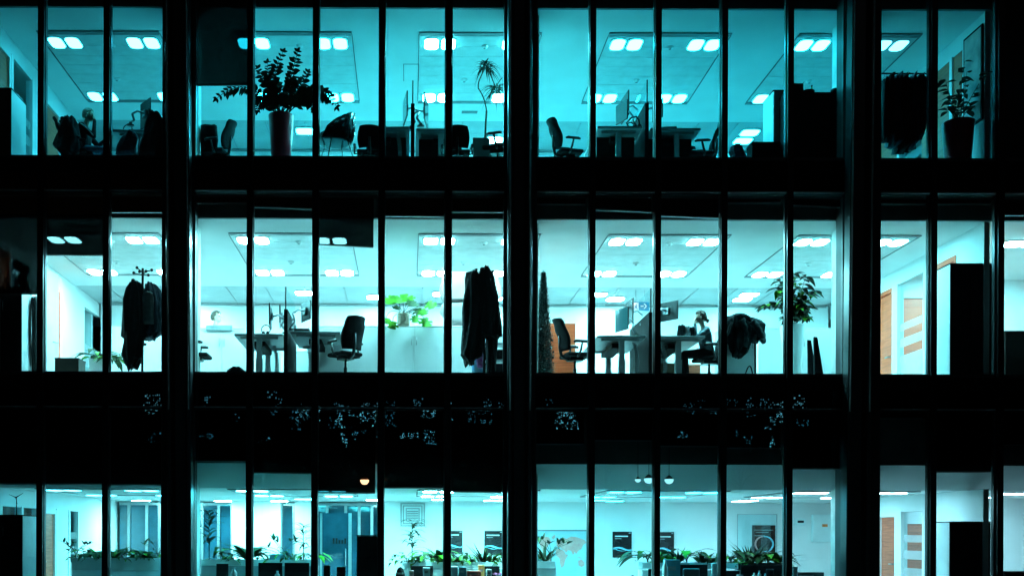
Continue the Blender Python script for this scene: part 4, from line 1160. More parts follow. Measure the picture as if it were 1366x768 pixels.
def planter(label, px0, px1, Y0, Y1, i, ytop, ybot, m, zfix=None):
    x0, x1 = xw(px0, Y0, ytop), xw(px1, Y0, ytop); mid = (px0+px1)/2; z1, z0 = zw(ytop, Y0, mid), zw(ybot, Y0, mid)
    t = thing('planter_box', label, 'planter', ((x0+x1)/2, (Y0+Y1)/2, z0), 0, 'planter boxes')
    b = MB(); th = .02
    b.box(x0, x1, Y0, Y0+th, z0, z1).box(x0, x1, Y1-th, Y1, z0, z1).box(x0, x0+th, Y0+th, Y1-th, z0, z1).box(x1-th, x1, Y0+th, Y1-th, z0, z1).box(x0+th, x1-th, Y0+th, Y1-th, z0, z0+th)
    wpart(b, t, 'trough', m, bevel=.003)
    wpart(MB().box(x0+th+.002, x1-th-.002, Y0+th+.002, Y1-th-.002, z0+th+.002, z1-.03), t, 'soil', M_soil)
    return z1-.03
zs = planter('small white planter on the floor beside the dark brown box', 118, 141, 1.85, 2.15, 1, 478, 499, M_white)
tuft(128, 2.0, zs, 'bright leafy plant in the small white planter by the open door', 'broad', .42, 41)
tuft(149, 2.05, zs-.05, 'leafy plant half hidden by a mullion and the long black coat', 'broad', .40, 42)
def coat_stand(px, Y, i, ytop, label):
    p = at(px, Y, i); z1 = zw(ytop, Y, px)
    t = thing('coat_stand', label, 'coat stand', p, 0, 'coat stands')
    wpart(MB().tube([(p.x, Y, p.z+.02), (p.x, Y, z1)], .022, 10), t, 'pole', M_black)
    wpart(MB().lathe([(.20, .002), (.20, .018), (.03, .035), (.03, .06)], 28, (p.x, Y, p.z)), t, 'base', M_black)
    for k in range(6):
        a = k*math.pi/3+.1; c, s = math.cos(a), math.sin(a); zz = z1-.06-(k % 2)*.06
        hk = MB().tube([(p.x, Y, zz), (p.x+.12*c, Y+.12*s, zz+.02), (p.x+.15*c, Y+.15*s, zz+.03)], .009, 6)
        hk.ball((p.x+.16*c, Y+.16*s, zz+.035), .028, 10, 8); wpart(hk, t, 'hook', M_black)
    wpart(MB().lathe([(.075, -.012), (.075, .012)], 20, (p.x, Y, zw(459, Y, px))), t, 'ring', M_black)
    return t
coat_stand(190, .75, 1, 358, 'black coat stand with knobbed hooks carrying a long coat and a blue jacket')
drape('coat', 'long black coat hanging from the knobbed coat stand near the white cabinet', 'coat',
      [(375, 178, 183), (378, 173, 187), (385, 170, 190), (400, 166, 192), (440, 164, 192), (448, 163, 193), (452, 166, 191), (475, 165, 190), (480, 167, 188), (488, 169, 183), (490, 172, 180)], .62, .11, M_blkcl, 33, 1, 178, rip=.05, hem=.05)
drape('tote_bag', 'pale grey cloth bag hanging on the knobbed coat stand', 'bag', [(389, 196, 200), (391, 190, 204), (398, 189, 205), (425, 190, 205), (432, 192, 205)], .60, .05, M_greycl, 34, 1, 197, rip=.006)
drape('jacket', 'dark blue padded jacket hanging on the knobbed coat stand beside the pier', 'jacket',
      [(377, 199, 203), (380, 195, 208), (388, 193, 213), (405, 192, 216), (430, 191, 217), (443, 192, 217), (447, 194, 211), (453, 194, 206)], .80, .12, M_navy, 35, 1, 203, rip=.05, hem=.02)
cabinet(147, 232, 3.2, 3.65, 1, 434, M_whlam, 'white storage cabinet behind the knobbed coat stand', doors=2)
# second bay
cabinet(262, 330, 2.7, 3.05, 1, 437, M_whlam, 'white storage cabinet with a standing colleague behind it', doors=2)
o = MB().box(xw(275, 2.66), xw(310, 2.66), 2.665, 2.685, zw(441, 2.66), zw(434.5, 2.66)).build('desk_screen', M_greycl); tag(o, 'small grey screen clipped to the white cabinet before the standing colleague', 'screen')
def far_person():
    Y = 3.35; p = at(286, Y, 1); s = .985; hc = (.06, 0, 1.68)
    b, bl = head_bits(hc)
    bo = [((0, sy*.07, .98), (0, sy*.09, 1.30), .13, .13, 1) for sy in (-1, 1)]
    bo += [((0, -.16, 1.38), (0, .16, 1.38), .075, .075, 1), ((0, 0, 1.40), (.04, 0, 1.60), .058, .052, 0)]
    for sy in (-1, 1):
        bo += [((0, sy*.09, .92), (.0, sy*.10, .50), .09, .062, 2), ((0, sy*.10, .50), (-.02, sy*.10, .09), .058, .042, 2), ((-.02, sy*.1, .05), (.16, sy*.12, .04), .042, .034, 3)]
        el = (.05, sy*.25, 1.10); wr = (.27, sy*.16, 1.05)
        bo += [((0, sy*.20, 1.36), el, .055, .045, 1), (el, wr, .043, .03, 1)] + hand(wr, (1, -.1*sy, -.1), (0, 0, -1), 0, .35, sy)
    bl += [((0, 0, .95), (.14, .17, .13), 2)]
    t = figure('dark-haired person in white behind the white cabinet', p, R(-20), bo+b, bl, [M_white, M_black, M_black], vox=.010)
    strands(hc, .1, M_hair, t, seed=5); eyes(t, hc)
far_person()
chair(262, 1.15, 1, 0, 'task chair cut off by the concrete column, only arm and seat showing', 1.0)
drape('rucksack', 'dark crumpled rucksack on the floor at the foot of the second bay', 'rucksack', [(489, 312, 318), (491, 307, 323), (494, 304, 327), (499, 303, 329)], .6, .1, M_puff, 36, 1, 316)
desk(312, 377, .98, 2.5, 1, 444.5, 'teal-lit sit-stand desk with a headset on it, middle storey', (.5,))
desk(387, 454, .98, 2.5, 1, 441.5, 'sit-stand desk with a low dark box on it, middle storey', (.45,))
divider(381, .96, 2.5, 1, 412, 383, 'grey divider post between edge-on monitors beside the headset')
monitor(360, 1.25, 1, 444.5, 436, 408, 184, 'thin monitor seen edge-on nearest the headset, middle storey')
monitor(373, 1.65, 1, 444.5, 434, 410, 186, 'thin monitor seen edge-on close to the grey divider post')
monitor(409, 1.4, 1, 441.5, 428, 403, 30, 'monitor on a tangled arm beside the mullion, above the low dark box', w=.42)
headset(355, 1.15, zw(444.5, .98, 355)+.002, 'black headset propped on the middle storey desk by edge-on monitors')
def lowbox():
    z = zw(441.5, .98, 403)+.002; Y = 1.15; x0, x1 = xw(393, Y, 438), xw(413, Y, 438)
    t = thing('desk_tray', 'low dark letter tray on the desk under a tangled monitor arm', 'letter tray', ((x0+x1)/2, Y, z)); w = (x1-x0)/2
    MB().box(-w, w, -.12, .12, 0, .012).box(-w, -w+.01, -.12, .12, .012, .075).box(w-.01, w, -.12, .12, .012, .075).box(-w+.01, w-.01, .11, .12, .012, .075).build('tray', M_black, t)
    MB().box(-w+.014, w-.014, -.118, .105, .014, .06).build('papers', M_black, t)
lowbox()
cable_spine(366, 1.3, 1, 462, 'segmented cable spine below the headset desk, middle storey')
cable_spine(411, 1.3, 1, 462, 'segmented cable spine below the letter tray desk, middle storey')
cabinet(345, 372, 2.75, 3.1, 1, 468, M_teal, 'low pale pedestal under the headset desk', 'pedestal', doors=1)
cabinet(389, 450, 2.75, 3.1, 1, 468, M_teal, 'low pale cabinet under the letter tray desk', doors=2)
chair(461, 1.0, 1, 128, 'black high-backed task chair turned towards the desk, beside the white cabinet', 1.02)
cabinet(423, 682, 2.1, 2.55, 1, 434.5, M_whlam, 'long white cabinet carrying the monstera and two big cushions', doors=6)
for k, (rows, l) in enumerate((([(404, 592, 662), (408, 588, 667), (418, 587, 668), (428, 592, 664), (434, 600, 650)], 'lower of two big pinkish grey cushions on the long white cabinet'),
                               ([(363, 598, 655), (366, 590, 664), (382, 587, 668), (398, 587, 668), (404, 592, 664)], 'upper of two big pinkish grey cushions on the long white cabinet'))):
    drape('cushion', l, 'cushion', rows, 2.3, .17, M_pink, 50+k, 1, 627, 'stacked cushions', rip=.01, nf=6, n=48)
coat_stand(646, .8, 1, 360, 'black coat stand buried under black coats beside the middle pier')
drape('coat', 'long black coat with a ragged hem hanging over the colourful bag', 'coat',
      [(361, 629, 634), (364, 625, 638), (372, 621, 643), (385, 621, 646), (403, 619, 648), (430, 618, 646), (462, 616, 642), (474, 615, 640), (479, 620, 634), (484, 623, 630)], .62, .12, M_blkcl, 37, 1, 630, rip=.05, hem=.05)
drape('coat', 'broad black hooded coat hanging at the top of the coat stand by the middle pier', 'coat',
      [(356, 645, 650), (359, 641, 653), (366, 639, 656), (380, 634, 660), (400, 632, 665), (430, 630, 668), (445, 631, 668), (449, 650, 668)], .66, .13, M_blkcl, 38, 1, 650, rip=.05, hem=.03)
drape('trousers', 'black trousers hanging below the hooded coat by the middle pier', 'trousers', [(440, 648, 664), (460, 648, 663), (498, 649, 661)], .75, .08, M_blkcl, 39, 1, 656)
def bag():
    Y = .95; p = at(637, Y, 1)
    t = thing('shopping_bag', 'colourful pink and blue shopping bag standing under the long black coat', 'bag', p)
    M1 = mat('pink_print', (.75, .06, .45), .5, 0, .3, 14, two=(.9, .45, .75)); M2 = mat('blue_print', (.04, .30, .62), .5, 0, .3, 12, two=(.5, .7, .8))
    wpart(loft([(468, 630, 645), (480, 629, 646), (499, 630, 645)], Y, .07, .004, n=24), t, 'bag_body', M2)
    wpart(loft([(467.5, 636, 644), (476, 635, 644.5), (490, 637, 644)], Y-.075, .012, .004, n=20), t, 'printed_panel', M1)
    wpart(MB().tube(bez(W(632, 468, Y), W(637, 452, Y), W(643, 468, Y), 8), .006, 6), t, 'handle', M_black)
bag()
def trolley():
    Y = 1.2; x0, x1 = xw(648, Y), xw(674, Y); fl = F1
    t = thing('file_trolley', 'dark trolley with wire shelves behind the black coats', 'trolley', ((x0+x1)/2, Y, fl))
    for zz in (.12, .42, .72): wpart(MB().box(x0, x1, Y-.18, Y+.18, fl+zz, fl+zz+.02), t, 'shelf', M_alum)
    for sx in (x0+.01, x1-.01):
        wpart(MB().tube([(sx, Y-.17, fl+.01), (sx, Y-.17, fl+.8)], .012, 6).tube([(sx, Y+.17, fl+.01), (sx, Y+.17, fl+.8)], .012, 6), t, 'upright', M_black)
    wpart(MB().box(x0+.03, x1-.03, Y-.14, Y+.14, fl+.142, fl+.36), t, 'file_crate', M_black); wpart(MB().box(x0+.03, x1-.03, Y-.14, Y+.14, fl+.442, fl+.62), t, 'file_crate', M_black)
trolley()
# third bay
cabinet(700, 768, 2.4, 2.9, 1, 431, M_oak, 'orange oak cabinet behind the slim christmas tree', doors=2, handle=M_black, side=M_oak, lid=M_oak)
chair(767, 1.1, 1, 12, 'task chair leaning back in profile in front of the orange cabinet', 1.04)
desk(797, 862, .98, 2.6, 1, 447, 'sit-stand desk with a looping cable spine facing the christmas tree', (.53,))
desk(871, 941, .98, 2.6, 1, 447.5, 'sit-stand desk where the woman works, middle storey', (.52,))
divider(868, .96, 2.6, 1, 416, 385, 'black divider between the turned monitor and the working woman')
monitor(829, 1.2, 1, 447, 441, 411, 205, 'monitor turned partly to the window opposite the working woman', w=.40, lit=True)
monitor(839, 1.7, 1, 447, 432, 401, 184, 'taller thin monitor edge-on behind the turned monitor, middle storey', w=.5)
monitor(890, 1.45, 1, 447.5, 428, 403, 42, 'dark monitor seen from behind in front of the working woman', w=.50)
cable_spine(846, 1.0, 1, 458, 'pale segmented cable spine hanging beside the divider opposite the woman')
cable_spine(884, 1.3, 1, 462, 'segmented cable spine beneath the working woman\'s desk')
def woman():
    Y = 1.45; p = at(942, Y, 1); h = .56; hc = (.125, 0, h+.745)
    b, bl = head_bits(hc, .096)
    bo = [((-.02, sy*.05, h+.08), (.03, sy*.075, h+.42), .11, .11, 1) for sy in (-1, 1)]
    bo += [((.03, -.13, h+.49), (.03, .13, h+.49), .068, .068, 1), ((.04, 0, h+.5), (.09, 0, h+.65), .052, .047, 0)]
    for sy in (-1, 1): bo += [((.0, sy*.09, h+.07), (.43, sy*.09, h+.05), .088, .064, 2), ((.43, sy*.09, h+.05), (.38, sy*.10, .12), .06, .042, 2), ((.38, sy*.1, .07), (.55, sy*.11, .05), .042, .033, 3)]
    for sy, el, wr in ((1, (.25, .19, h+.31), (.225, .05, h+.60)), (-1, (.27, -.20, h+.33), (.50, -.08, h+.36))):
        bo += [((.03, sy*.17, h+.47), el, .055, .044, 1), (el, wr, .042, .03, 1)]
        bo += hand(wr, (.1, -.25, .9) if sy > 0 else (1, .2, -.05), (-.9, 0, .2) if sy > 0 else (0, 0, -1), 0, .5, sy)
    bl += [((0, 0, h+.06), (.15, .17, .13), 2), ((.01, 0, h+.30), (.115, .15, .2), 1)]
    t = figure('woman in a denim shirt resting her chin on her hand at a desk', p, R(180), bo+b, bl, [M_denim, M_black, M_black])
    strands(hc, .097, M_hair, t, bun=(hc[0]-.125, 0, hc[2]-.04), seed=7); eyes(t, hc)
woman()
chair(946, 1.45, 1, 180, 'black task chair in which the working woman sits', 1.06)
zd = zw(447.5, .98, 900)+.002
def pile():
    for k, (px, l, m, hh) in enumerate(((909, 'dark grey pouch bag standing on the woman\'s desk', M_puff, .23), (917, 'pale crumpled cloth bag standing on the woman\'s desk', M_greycl, .21), (923, 'slim dark bag nearest the woman on her desk', M_puff, .19))):
        Y = 1.25; yb = PY0-(zd-EYE)/K(Y); yt = PY0-(zd+hh-EYE)/K(Y)
        t = thing('pouch_bag', l, 'bag', (xw(px, Y, yb), Y, zd), 0, 'bags on the woman\'s desk')
        wpart(loft([(yt, px-2.5, px+2), (yt+2, px-4, px+3.5), ((yt+yb)/2, px-4.5, px+4), (yb+1.2, px-4, px+4)], Y, .09, .02, seed=60+k), t, 'cloth', m)
pile()
cabinet(872, 902, 2.2, 2.55, 1, 484, mat('brown_card', (.16, .09, .05), .7), 'low brown pedestal beneath the working woman\'s desk', 'pedestal', doors=1)
cabinet(904, 935, 2.3, 2.6, 1, 486, M_brown, 'brown wooden drawer unit behind the woman\'s desk leg', 'pedestal', doors=1)
cabinet(962, 1007, 1.66, 2.05, 1, 438, M_teal, 'pale cabinet under a crumpled dark jacket', doors=1)
def thrown_jacket():
    Y = 1.5; p = at(992, Y, 1); p.z = zw(474, Y, 984)
    t = thing('jacket', 'crumpled dark padded jacket thrown over the pale cabinet beside the ficus', 'jacket', p)
    mb = loft([(421, 973, 984), (424, 969, 992), (430, 967, 998), (440, 968, 1000), (450, 970, 1001), (460, 974, 997), (468, 978, 990), (475, 980, 986)], Y, .16, .09, nf=11, seed=44, hem=.03)
    q = loft([(424, 984, 1000), (427, 982, 1010), (433, 982, 1017), (441, 984, 1020), (449, 988, 1019), (455, 1004, 1017)], Y+.02, .15, .09, nf=13, seed=45, hem=.04)
    mb.add(q.v, q.f, True)
    wpart(mb, t, 'body', M_puff)
    for sd, pts in ((0, ((1002, 428), (1012, 438), (1016, 452))), (1, ((988, 426), (996, 442), (992, 462)))):
        P3 = [W(px, py, Y-.13) for px, py in pts]; bz = bez(*P3, 12)
        wpart(MB().tube(bz, [.075+.012*math.sin(k*2.1) for k in range(13)], 12), t, 'sleeve', M_puff)
    wpart(MB().tube(bez(W(975, 424, Y-.05), W(986, 418, Y-.1), W(1000, 424, Y-.05), 8), [.03, .045, .05, .055, .055, .055, .05, .04, .03], 10), t, 'collar', M_puff)
thrown_jacket()
o = MB().tube([tuple(W(1007.5, 499, 1.35)), tuple(W(1007.5, 446, 1.35))], .022, 10).build('metal_post', M_post); tag(o, 'thin dark post standing beside the pale cabinet and jacket', 'post')
o = MB().tube(bez(W(994, 500, .6), W(1001, 476, .6), W(1004, 500, .6), 10), .012, 6).build('bag_handle_loop', M_black); tag(o, 'dark loop of a bag handle peeking over the sill near the ficus', 'loop')
cabinet(1012, 1126, 2.6, 3.0, 1, 437, M_whlam, 'white storage cabinet behind the ficus', doors=2)
def wedge():
    Y = .75
    t = thing('floor_sign', 'dark folding floor sign standing between the ficus and the concrete column', 'sign', at(1092, Y, 1))
    a = [W(1086, 449, Y), W(1090.5, 449.5, Y), W(1098.5, 500, Y), W(1086.5, 500, Y)]
    wpart(MB().prism(a, (0, .04, 0)), t, 'front_board', M_black); wpart(MB().prism([v+Vector((.0, .30, 0)) for v in a], (0, .03, 0)), t, 'rear_board', M_black)
wedge()
def exit_sign():
    Y = 5.6; a, b = W(842, 414, Y), W(866, 403, Y); w_, h_ = b.x-a.x, b.z-a.z
    t = thing('exit_sign', 'lit blue exit sign with a white arrow hanging from the ceiling', 'exit sign', ((a.x+b.x)/2, Y, a.z))
    MB().box(-w_/2, w_/2, -.02, .02, 0, h_).build('box', emis('exit_blue', (.02, .42, .80), 1.0), t)
    ar = MB(); y = -.0225
    cx = w_*.17; cz = h_*.5; u = h_*.32
    ar.add([(cx-1.1*u, y, cz-.22*u), (cx+.1*u, y, cz-.22*u), (cx+.1*u, y, cz+.22*u), (cx-1.1*u, y, cz+.22*u)], [(0, 1, 2, 3)])
    ar.add([(cx+.0*u, y, cz+1.0*u), (cx+.45*u, y, cz+1.0*u), (cx+1.3*u, y, cz), (cx+.85*u, y, cz)], [(3, 2, 1, 0)]); ar.add([(cx+.0*u, y-.0004, cz-1.0*u), (cx+.45*u, y-.0004, cz-1.0*u), (cx+1.3*u, y-.0004, cz), (cx+.85*u, y-.0004, cz)], [(0, 1, 2, 3)])
    ar.build('arrow', emis('exit_white', (.9, 1, 1), 1.6), t)
    m2 = MB(); x = -w_*.27
    m2.box(x-.07, x+.07, y-.001, y, .015, h_-.015); m2.build('doorway', emis('exit_white', (1, 1, 1), 1.6), t)
    m3 = MB(); bb = emis('exit_blue', (0, 0, 0), 1); yy = y-.003
    m3.box(x-.012, x+.03, yy-.001, yy, .05, .10); m3.box(x+.005, x+.035, yy-.001, yy, .108, .13); m3.box(x-.045, x-.012, yy-.001, yy, .03, .05); m3.box(x+.02, x+.05, yy-.001, yy, .02, .05)
    m3.build('running_figure', bb, t)
    for sx in (-.1, .1): MB().tube([(sx, 0, h_), (sx, 0, C1-a.z)], .006, 6).build('hanger_rod', M_alum, t)
exit_sign()
# fourth bay
cabinet(1268, 1324, .45, 1.0, 1, 351, M_black, 'tall black cabinet beside the narrow side room, middle storey', side=M_whlam, doors=2, handle=M_black)  # white side puts the light on this flank into the colour
cabinet(1341, 1412, .5, .95, 1, 441, mat('blackish_brown', (.018, .013, .011), .6, 0, .3), 'low blackish brown cabinet in the narrow side room, middle storey', doors=2, handle=M_black)
cabinet(1341, 1412, .5, .95, 0, 762, M_black, 'low black cabinet in the narrow side room, ground floor', doors=2, handle=M_black)
# ================================================================== GROUND FLOOR
cabinet(-28, 30, .55, 1.25, 0, 686, M_black, 'tall black cabinet with a model wind turbine on top', side=M_grey)
def turbine():
    Y = .8; b = W(22, 686, Y); b.z = zw(686, .55, 0)+.002; h = W(22, 663, Y)
    t = thing('model_turbine', 'tiny three-bladed model wind turbine standing on the tall black cabinet', 'model', b)
    wpart(MB().tube([b, h], [.012, .006], 8), t, 'mast', M_black)
    for (px, py) in ((12, 659), (31, 657), (23, 672)):
        wpart(MB().tube([h-Vector((0, .02, 0)), W(px, py, Y-.02)], [.012, .003], 6), t, 'blade', M_black)
    wpart(MB().ball((h.x, Y-.015, h.z), .02, 10, 8), t, 'hub', M_black)
turbine()
G = 'plants growing in the planter boxes'
zp = planter('long grey planter of leafy plants on white drawers, behind the first bay', 96, 226, 2.0, 2.35, 0, 743.5, 760, M_planter)
cabinet(96, 226, 1.98, 2.37, 0, 760.3, M_whlam, 'white low drawers carrying the long grey planter, ground floor', doors=3)
look = {'rosette': 'strap-leaved rosette plant', 'spiky': 'spiky thin-leaved plant', 'broad': 'broad-leaved bushy plant', 'cane': 'upright cane plant with whorled leaves', 'palm': 'small airy palm', 'trail': 'low trailing plant'}
def row(items, Y, zp, where, seed):
    cnt = {}
    items = [(a_, b_, c_*1.45) for a_, b_, c_ in items]
    for k, it in enumerate(items):
        cnt[it[1]] = cnt.get(it[1], 0)+1
    seen = {}
    for k, (px, kind, size) in enumerate(items):
        seen[kind] = seen.get(kind, 0)+1
        o_ = ('' if cnt[kind] == 1 else ORD[seen[kind]-1]+' ')
        tuft(px, Y+random.Random(seed+k).uniform(-.07, .07), zp, f'{o_}{look[kind]} {where}', kind, size, seed+k, G)
row([(101, 'palm', .30), (112, 'trail', .24), (121, 'broad', .26), (131, 'rosette', .36), (140, 'trail', .22), (152, 'rosette', .36), (163, 'broad', .26), (174, 'trail', .25), (184, 'broad', .27), (193, 'rosette', .28), (203, 'trail', .24), (211, 'palm', .30)], 2.17, zp, 'in the long grey planter of the first bay', 100)
zp = planter('dark fronted planter with a big bird-nest fern, behind the second bay', 268, 423, 1.9, 2.25, 0, 746, 754, M_planter)
cabinet(268, 423, 1.88, 2.27, 0, 754.4, M_grey, 'grey open-fronted shelf unit under the bird-nest fern planter', doors=4)
row([(279, 'cane', .72), (303, 'trail', .34), (331, 'rosette', .62), (357, 'trail', .26), (376, 'palm', .36), (388, 'trail', .28), (405, 'cane', .52), (417, 'broad', .24)], 2.07, zp, 'in the planter with the big bird-nest fern', 130)
def sbox():
    Y = 1.98; a, b = W(360, 746, Y), W(380, 738, Y)
    t = thing('box_sign', 'small pale blue box on the edge of the bird-nest fern planter', 'box', ((a.x+b.x)/2, 1.94, zw(746, 1.9, 370)+.002)); w_ = (b.x-a.x)/2
    MB().box(-w_, w_, -.03, .03, 0, .11).build('carton', mat('pale_blue_card', (.25, .55, .65), .5), t, bevel=.003); MB().box(-w_+.03, w_*.4, -.0325, -.031, .07, .085).build('printed_bar', M_grey, t)
sbox()
def posters(px0, px1, py0, py1, label, m=None, wave=True, Y=8.39):
    a, b = W(px0, py1, Y), W(px1, py0, Y); w_, h_ = b.x-a.x, b.z-a.z
    t = thing('wall_poster', label, 'poster', ((a.x+b.x)/2, Y, a.z), 0, 'posters on the rear wall')
    MB().box(-w_/2, w_/2, -.02, .005, 0, h_).build('board', M_blackg, t)
    MB().box(-w_*.38, w_*.30, -.0225, -.0205, h_*.80, h_*.84).build('headline_bar', M_white, t)
    MB().box(-w_*.38, -.02, -.0225, -.0205, h_*.72, h_*.74).box(w_*.34, w_*.46, -.0225, -.0205, h_*.93, h_*.96).build('text_line', M_grey, t)
    if wave:
        for k, (mm, c0, am, th, ph) in enumerate(((mat('wave_blue', (.10, .55, .75), .5), .33, .05, .075, 0), (M_white, .34, .055, .018, .6), (mat('wave_teal', (.25, .70, .8), .5), .30, .045, .02, 2.0))):
            mb = MB(); n = 24; vs = []
            for j in range(n+1):
                x = -w_/2+w_*j/n; z = h_*(c0+am*math.sin(j/n*5.2+ph)); q = th*h_*(.35+.65*math.sin(math.pi*j/n+.25*k)**2)
                vs += [(x, -.0215-.0012*k, z-q/2), (x, -.0215-.0012*k, z+q/2)]
            mb.add(vs, [(2*j, 2*j+2, 2*j+3, 2*j+1) for j in range(n)]); mb.build('wave_band', mm, t)
    return t
posters(592, 617, 707.5, 738, 'black wave poster half hidden by a mullion, second bay')
posters(646, 671, 707.5, 740, 'black wave poster beside the middle pier')
posters(817, 842.5, 708.5, 743, 'black wave poster alone on the white wall beside the world map')
posters(876, 899, 709, 744, 'black poster behind the planter beside the white bottle')
def ring_poster():
    Y = 8.39; a, b = W(1003, 738, Y), W(1034, 700, Y); w_, h_ = b.x-a.x, b.z-a.z
    t = thing('wall_poster', 'tall black poster with a pastel ring printed on it', 'poster', ((a.x+b.x)/2, Y, a.z), 0, 'posters on the rear wall')
    MB().box(-w_/2, w_/2, -.02, .005, 0, h_).build('board', M_blackg, t)
    for k, (r, m, x0) in enumerate(((.20, mat('ring_pink', (.8, .35, .35), .5), -.02), (.205, mat('ring_blue', (.25, .6, .75), .5), .03))):
        pts = [(x0+r*math.cos(s), -.026-.004*k, h_*.34+r*math.sin(s)*.95) for s in [R(d) for d in range(90 if k == 0 else -110, (250 if k == 0 else 110), 10)]]
        MB().tube(pts, [.012+.012*math.sin(math.pi*j/(len(pts)-1)) for j in range(len(pts))], 6).build('ring_band', m, t)
    MB().box(-w_*.4, w_*.05, -.0225, -.0205, h_*.62, h_*.645).box(-w_*.35, w_*.2, -.0225, -.0205, h_*.74, h_*.76).box(-w_*.4, w_*.4, -.0225, -.0205, h_*.82, h_*.84).build('text_line', M_grey, t)
ring_poster()
def vitrine():
    Y = 8.2; a, b = W(984, 736, Y), W(1036, 686, Y)
    o = thing('glass_board', 'clear glass board standing off the wall around the ring poster', 'glass board', ((a.x+b.x)/2, Y, a.z)); w_, h_ = (b.x-a.x)/2, b.z-a.z
    MB().box(-w_, w_, -.006, .006, 0, h_).build('pane', M_glint, o)
    e = MB().box(-w_-.012, -w_, -.01, .01, 0, h_).box(w_, w_+.012, -.01, .01, 0, h_).box(-w_-.012, w_+.012, -.01, .01, h_, h_+.012); e.build('edge_trim', M_alum, o)
vitrine()
def vent():
    Y = 8.39; a, b = W(534, 702, Y), W(567, 670, Y); w_, h_ = (b.x-a.x)/2, b.z-a.z
    t = thing('air_grille', 'square stepped air grille high on the white wall above a planter', 'air grille', ((a.x+b.x)/2, Y, a.z))
    f = MB()
    for s0, s1, y0 in ((1.0, .88, -.03), (.80, .70, -.06), (.56, .48, -.09)):
        for (x0, x1, z0, z1) in ((-s0, -s1, -s0, s0), (s1, s0, -s0, s0), (-s1, s1, s1, s0), (-s1, s1, -s0, -s1)):
            f.box(x0*w_, x1*w_, y0, .0, h_/2+z0*h_/2*.98, h_/2+z1*h_/2*.98)
    f.build('frame', M_grey, t)
    MB().box(-w_*.86, w_*.86, -.012, -.002, h_*.07, h_*.93).build('plate', M_teal, t)
    q = MB()
    for k in range(5): q.box(-w_*.46, w_*.46, -.07, -.05, h_*(.32+.075*k), h_*(.355+.075*k))
    q.build('louvre_blades', M_slot, t)
vent()
zp = planter('white planter below the air grille, with a big blue-leaved plant', 537, 680, 2.0, 2.35, 0, 749, 757, M_white)
cabinet(537, 680, 1.98, 2.37, 0, 757.4, M_whlam, 'white shelf unit with dark openings below the air grille planter', doors=4)
row([(542, 'trail', .26), (550, 'cane', .62), (566, 'trail', .30), (577, 'broad', .34), (588, 'rosette', .46), (605, 'rosette', .34), (613, 'broad', .26), (624, 'trail', .26), (637, 'trail', .22), (645, 'spiky', .36), (655, 'rosette', .32), (664, 'trail', .26)], 2.17, zp, 'in the white planter below the air grille', 160)
for a, b, l in ((549, 579, 'wide dark monitor on the floor-level desk under the air grille'), (647, 668, 'dark monitor at the pier end of the white planter')):
    o = thing('monitor', l, 'monitor', (xw((a+b)/2, 1.3), 1.3, zw(790, 1.3)), 0, 'monitors on the desks')
    h = (xw(b, 1.3)-xw(a, 1.3))/2; z = zw(754, 1.3)-o.location.z
    MB().box(-h, h, -.02, .02, z-.34, z).build('casing', M_black, o, bevel=.008); MB().box(-h+.012, h-.012, .0205, .024, z-.33, z-.012).build('screen', M_screen, o)
    MB().box(-.03, .03, .03, .06, .02, z-.15).build('neck', M_alum, o); MB().lathe([(.11, 0), (.11, .012), (.03, .02)], 18, (0, .04, 0)).build('base', M_alum, o)
def bench(px0, px1, Y, ytop, label):
    return desk(px0, px1, Y, Y+.75, 0, ytop, label, (.5,), M_desk)
bench(525, 675, .9, 771, 'pale desk under the white planter with bright boxes, ground floor')
zb = zw(771, .9, 600)+.002
def small(px, w, h, m, name, label, cat, Y=1.0, kind='box'):
    t = thing(name, label, cat, (xw(px, Y, 765), Y, zb), 0)
    k = K(Y)
    if kind == 'box':
        MB().box(-w*k/2, w*k/2, -.08, .08, 0, h*k).build('carton', m, t, bevel=.004); MB().box(-w*k*.3, w*k*.2, -.083, -.081, h*k*.5, h*k*.7).build('printed_label', M_greycl, t)
    elif kind == 'cap':
        MB().ball((0, 0, 0), (w*k/2, .1, h*k), 20, 12).build('crown', m, t); MB().box(-w*k*.3, w*k*.3, -.112, -.098, h*k*.35, h*k*.5).build('stripe', M_white, t)
        MB().tube([(-w*k*.4, -.08, .01), (0, -.16, .01), (w*k*.4, -.08, .01)], .012, 6).build('peak', m, t)
    elif kind == 'round':
        mb = MB(); rg = random.Random(int(px))
        for q in range(60):
            d = rdir(rg, .6); mb.leaf(d*.02+Vector((0, 0, h*k*.35)), d, w*k*.5, w*k*.14, .4, UPV, .8, 4)
        mb.build('bloom', m, t); MB().lathe([(w*k*.2, 0), (w*k*.28, h*k*.45)], 16).build('pot', M_white, t)
    elif kind == 'bottle':
        MB().lathe([(w*k*.42, 0), (w*k*.5, .01), (w*k*.5, h*k*.62), (w*k*.22, h*k*.78), (w*k*.2, h*k*.95)], 18).build('body', m, t); MB().lathe([(w*k*.24, h*k*.94), (w*k*.24, h*k), (.004, h*k+.002)], 14).build('cap', M_alum, t)
    elif kind == 'chairback':
        MB().box(-w*k/2, w*k/2, -.03, .03, 0, h*k).build('board', m, t, bevel=.02); MB().box(-.03, .03, -.05, .05, 0, .02).build('foot', M_alum, t)
small(534, 13, 15, M_black, 'peaked_cap', 'black cap with a white stripe lying on the desk under the air grille', 'cap', kind='cap')
small(549, 6, 10, mat('pink_card', (.8, .35, .35), .5), 'gift_box', 'small pinkish carton beside the black cap', 'box')
small(569, 9, 14, M_teal, 'desk_clock', 'small teal tilted box before the wide dark monitor', 'box')
small(606, 10, 16, M_white, 'paper_stand', 'white upright paper stand right of the mullion', 'paper stand', kind='chairback')
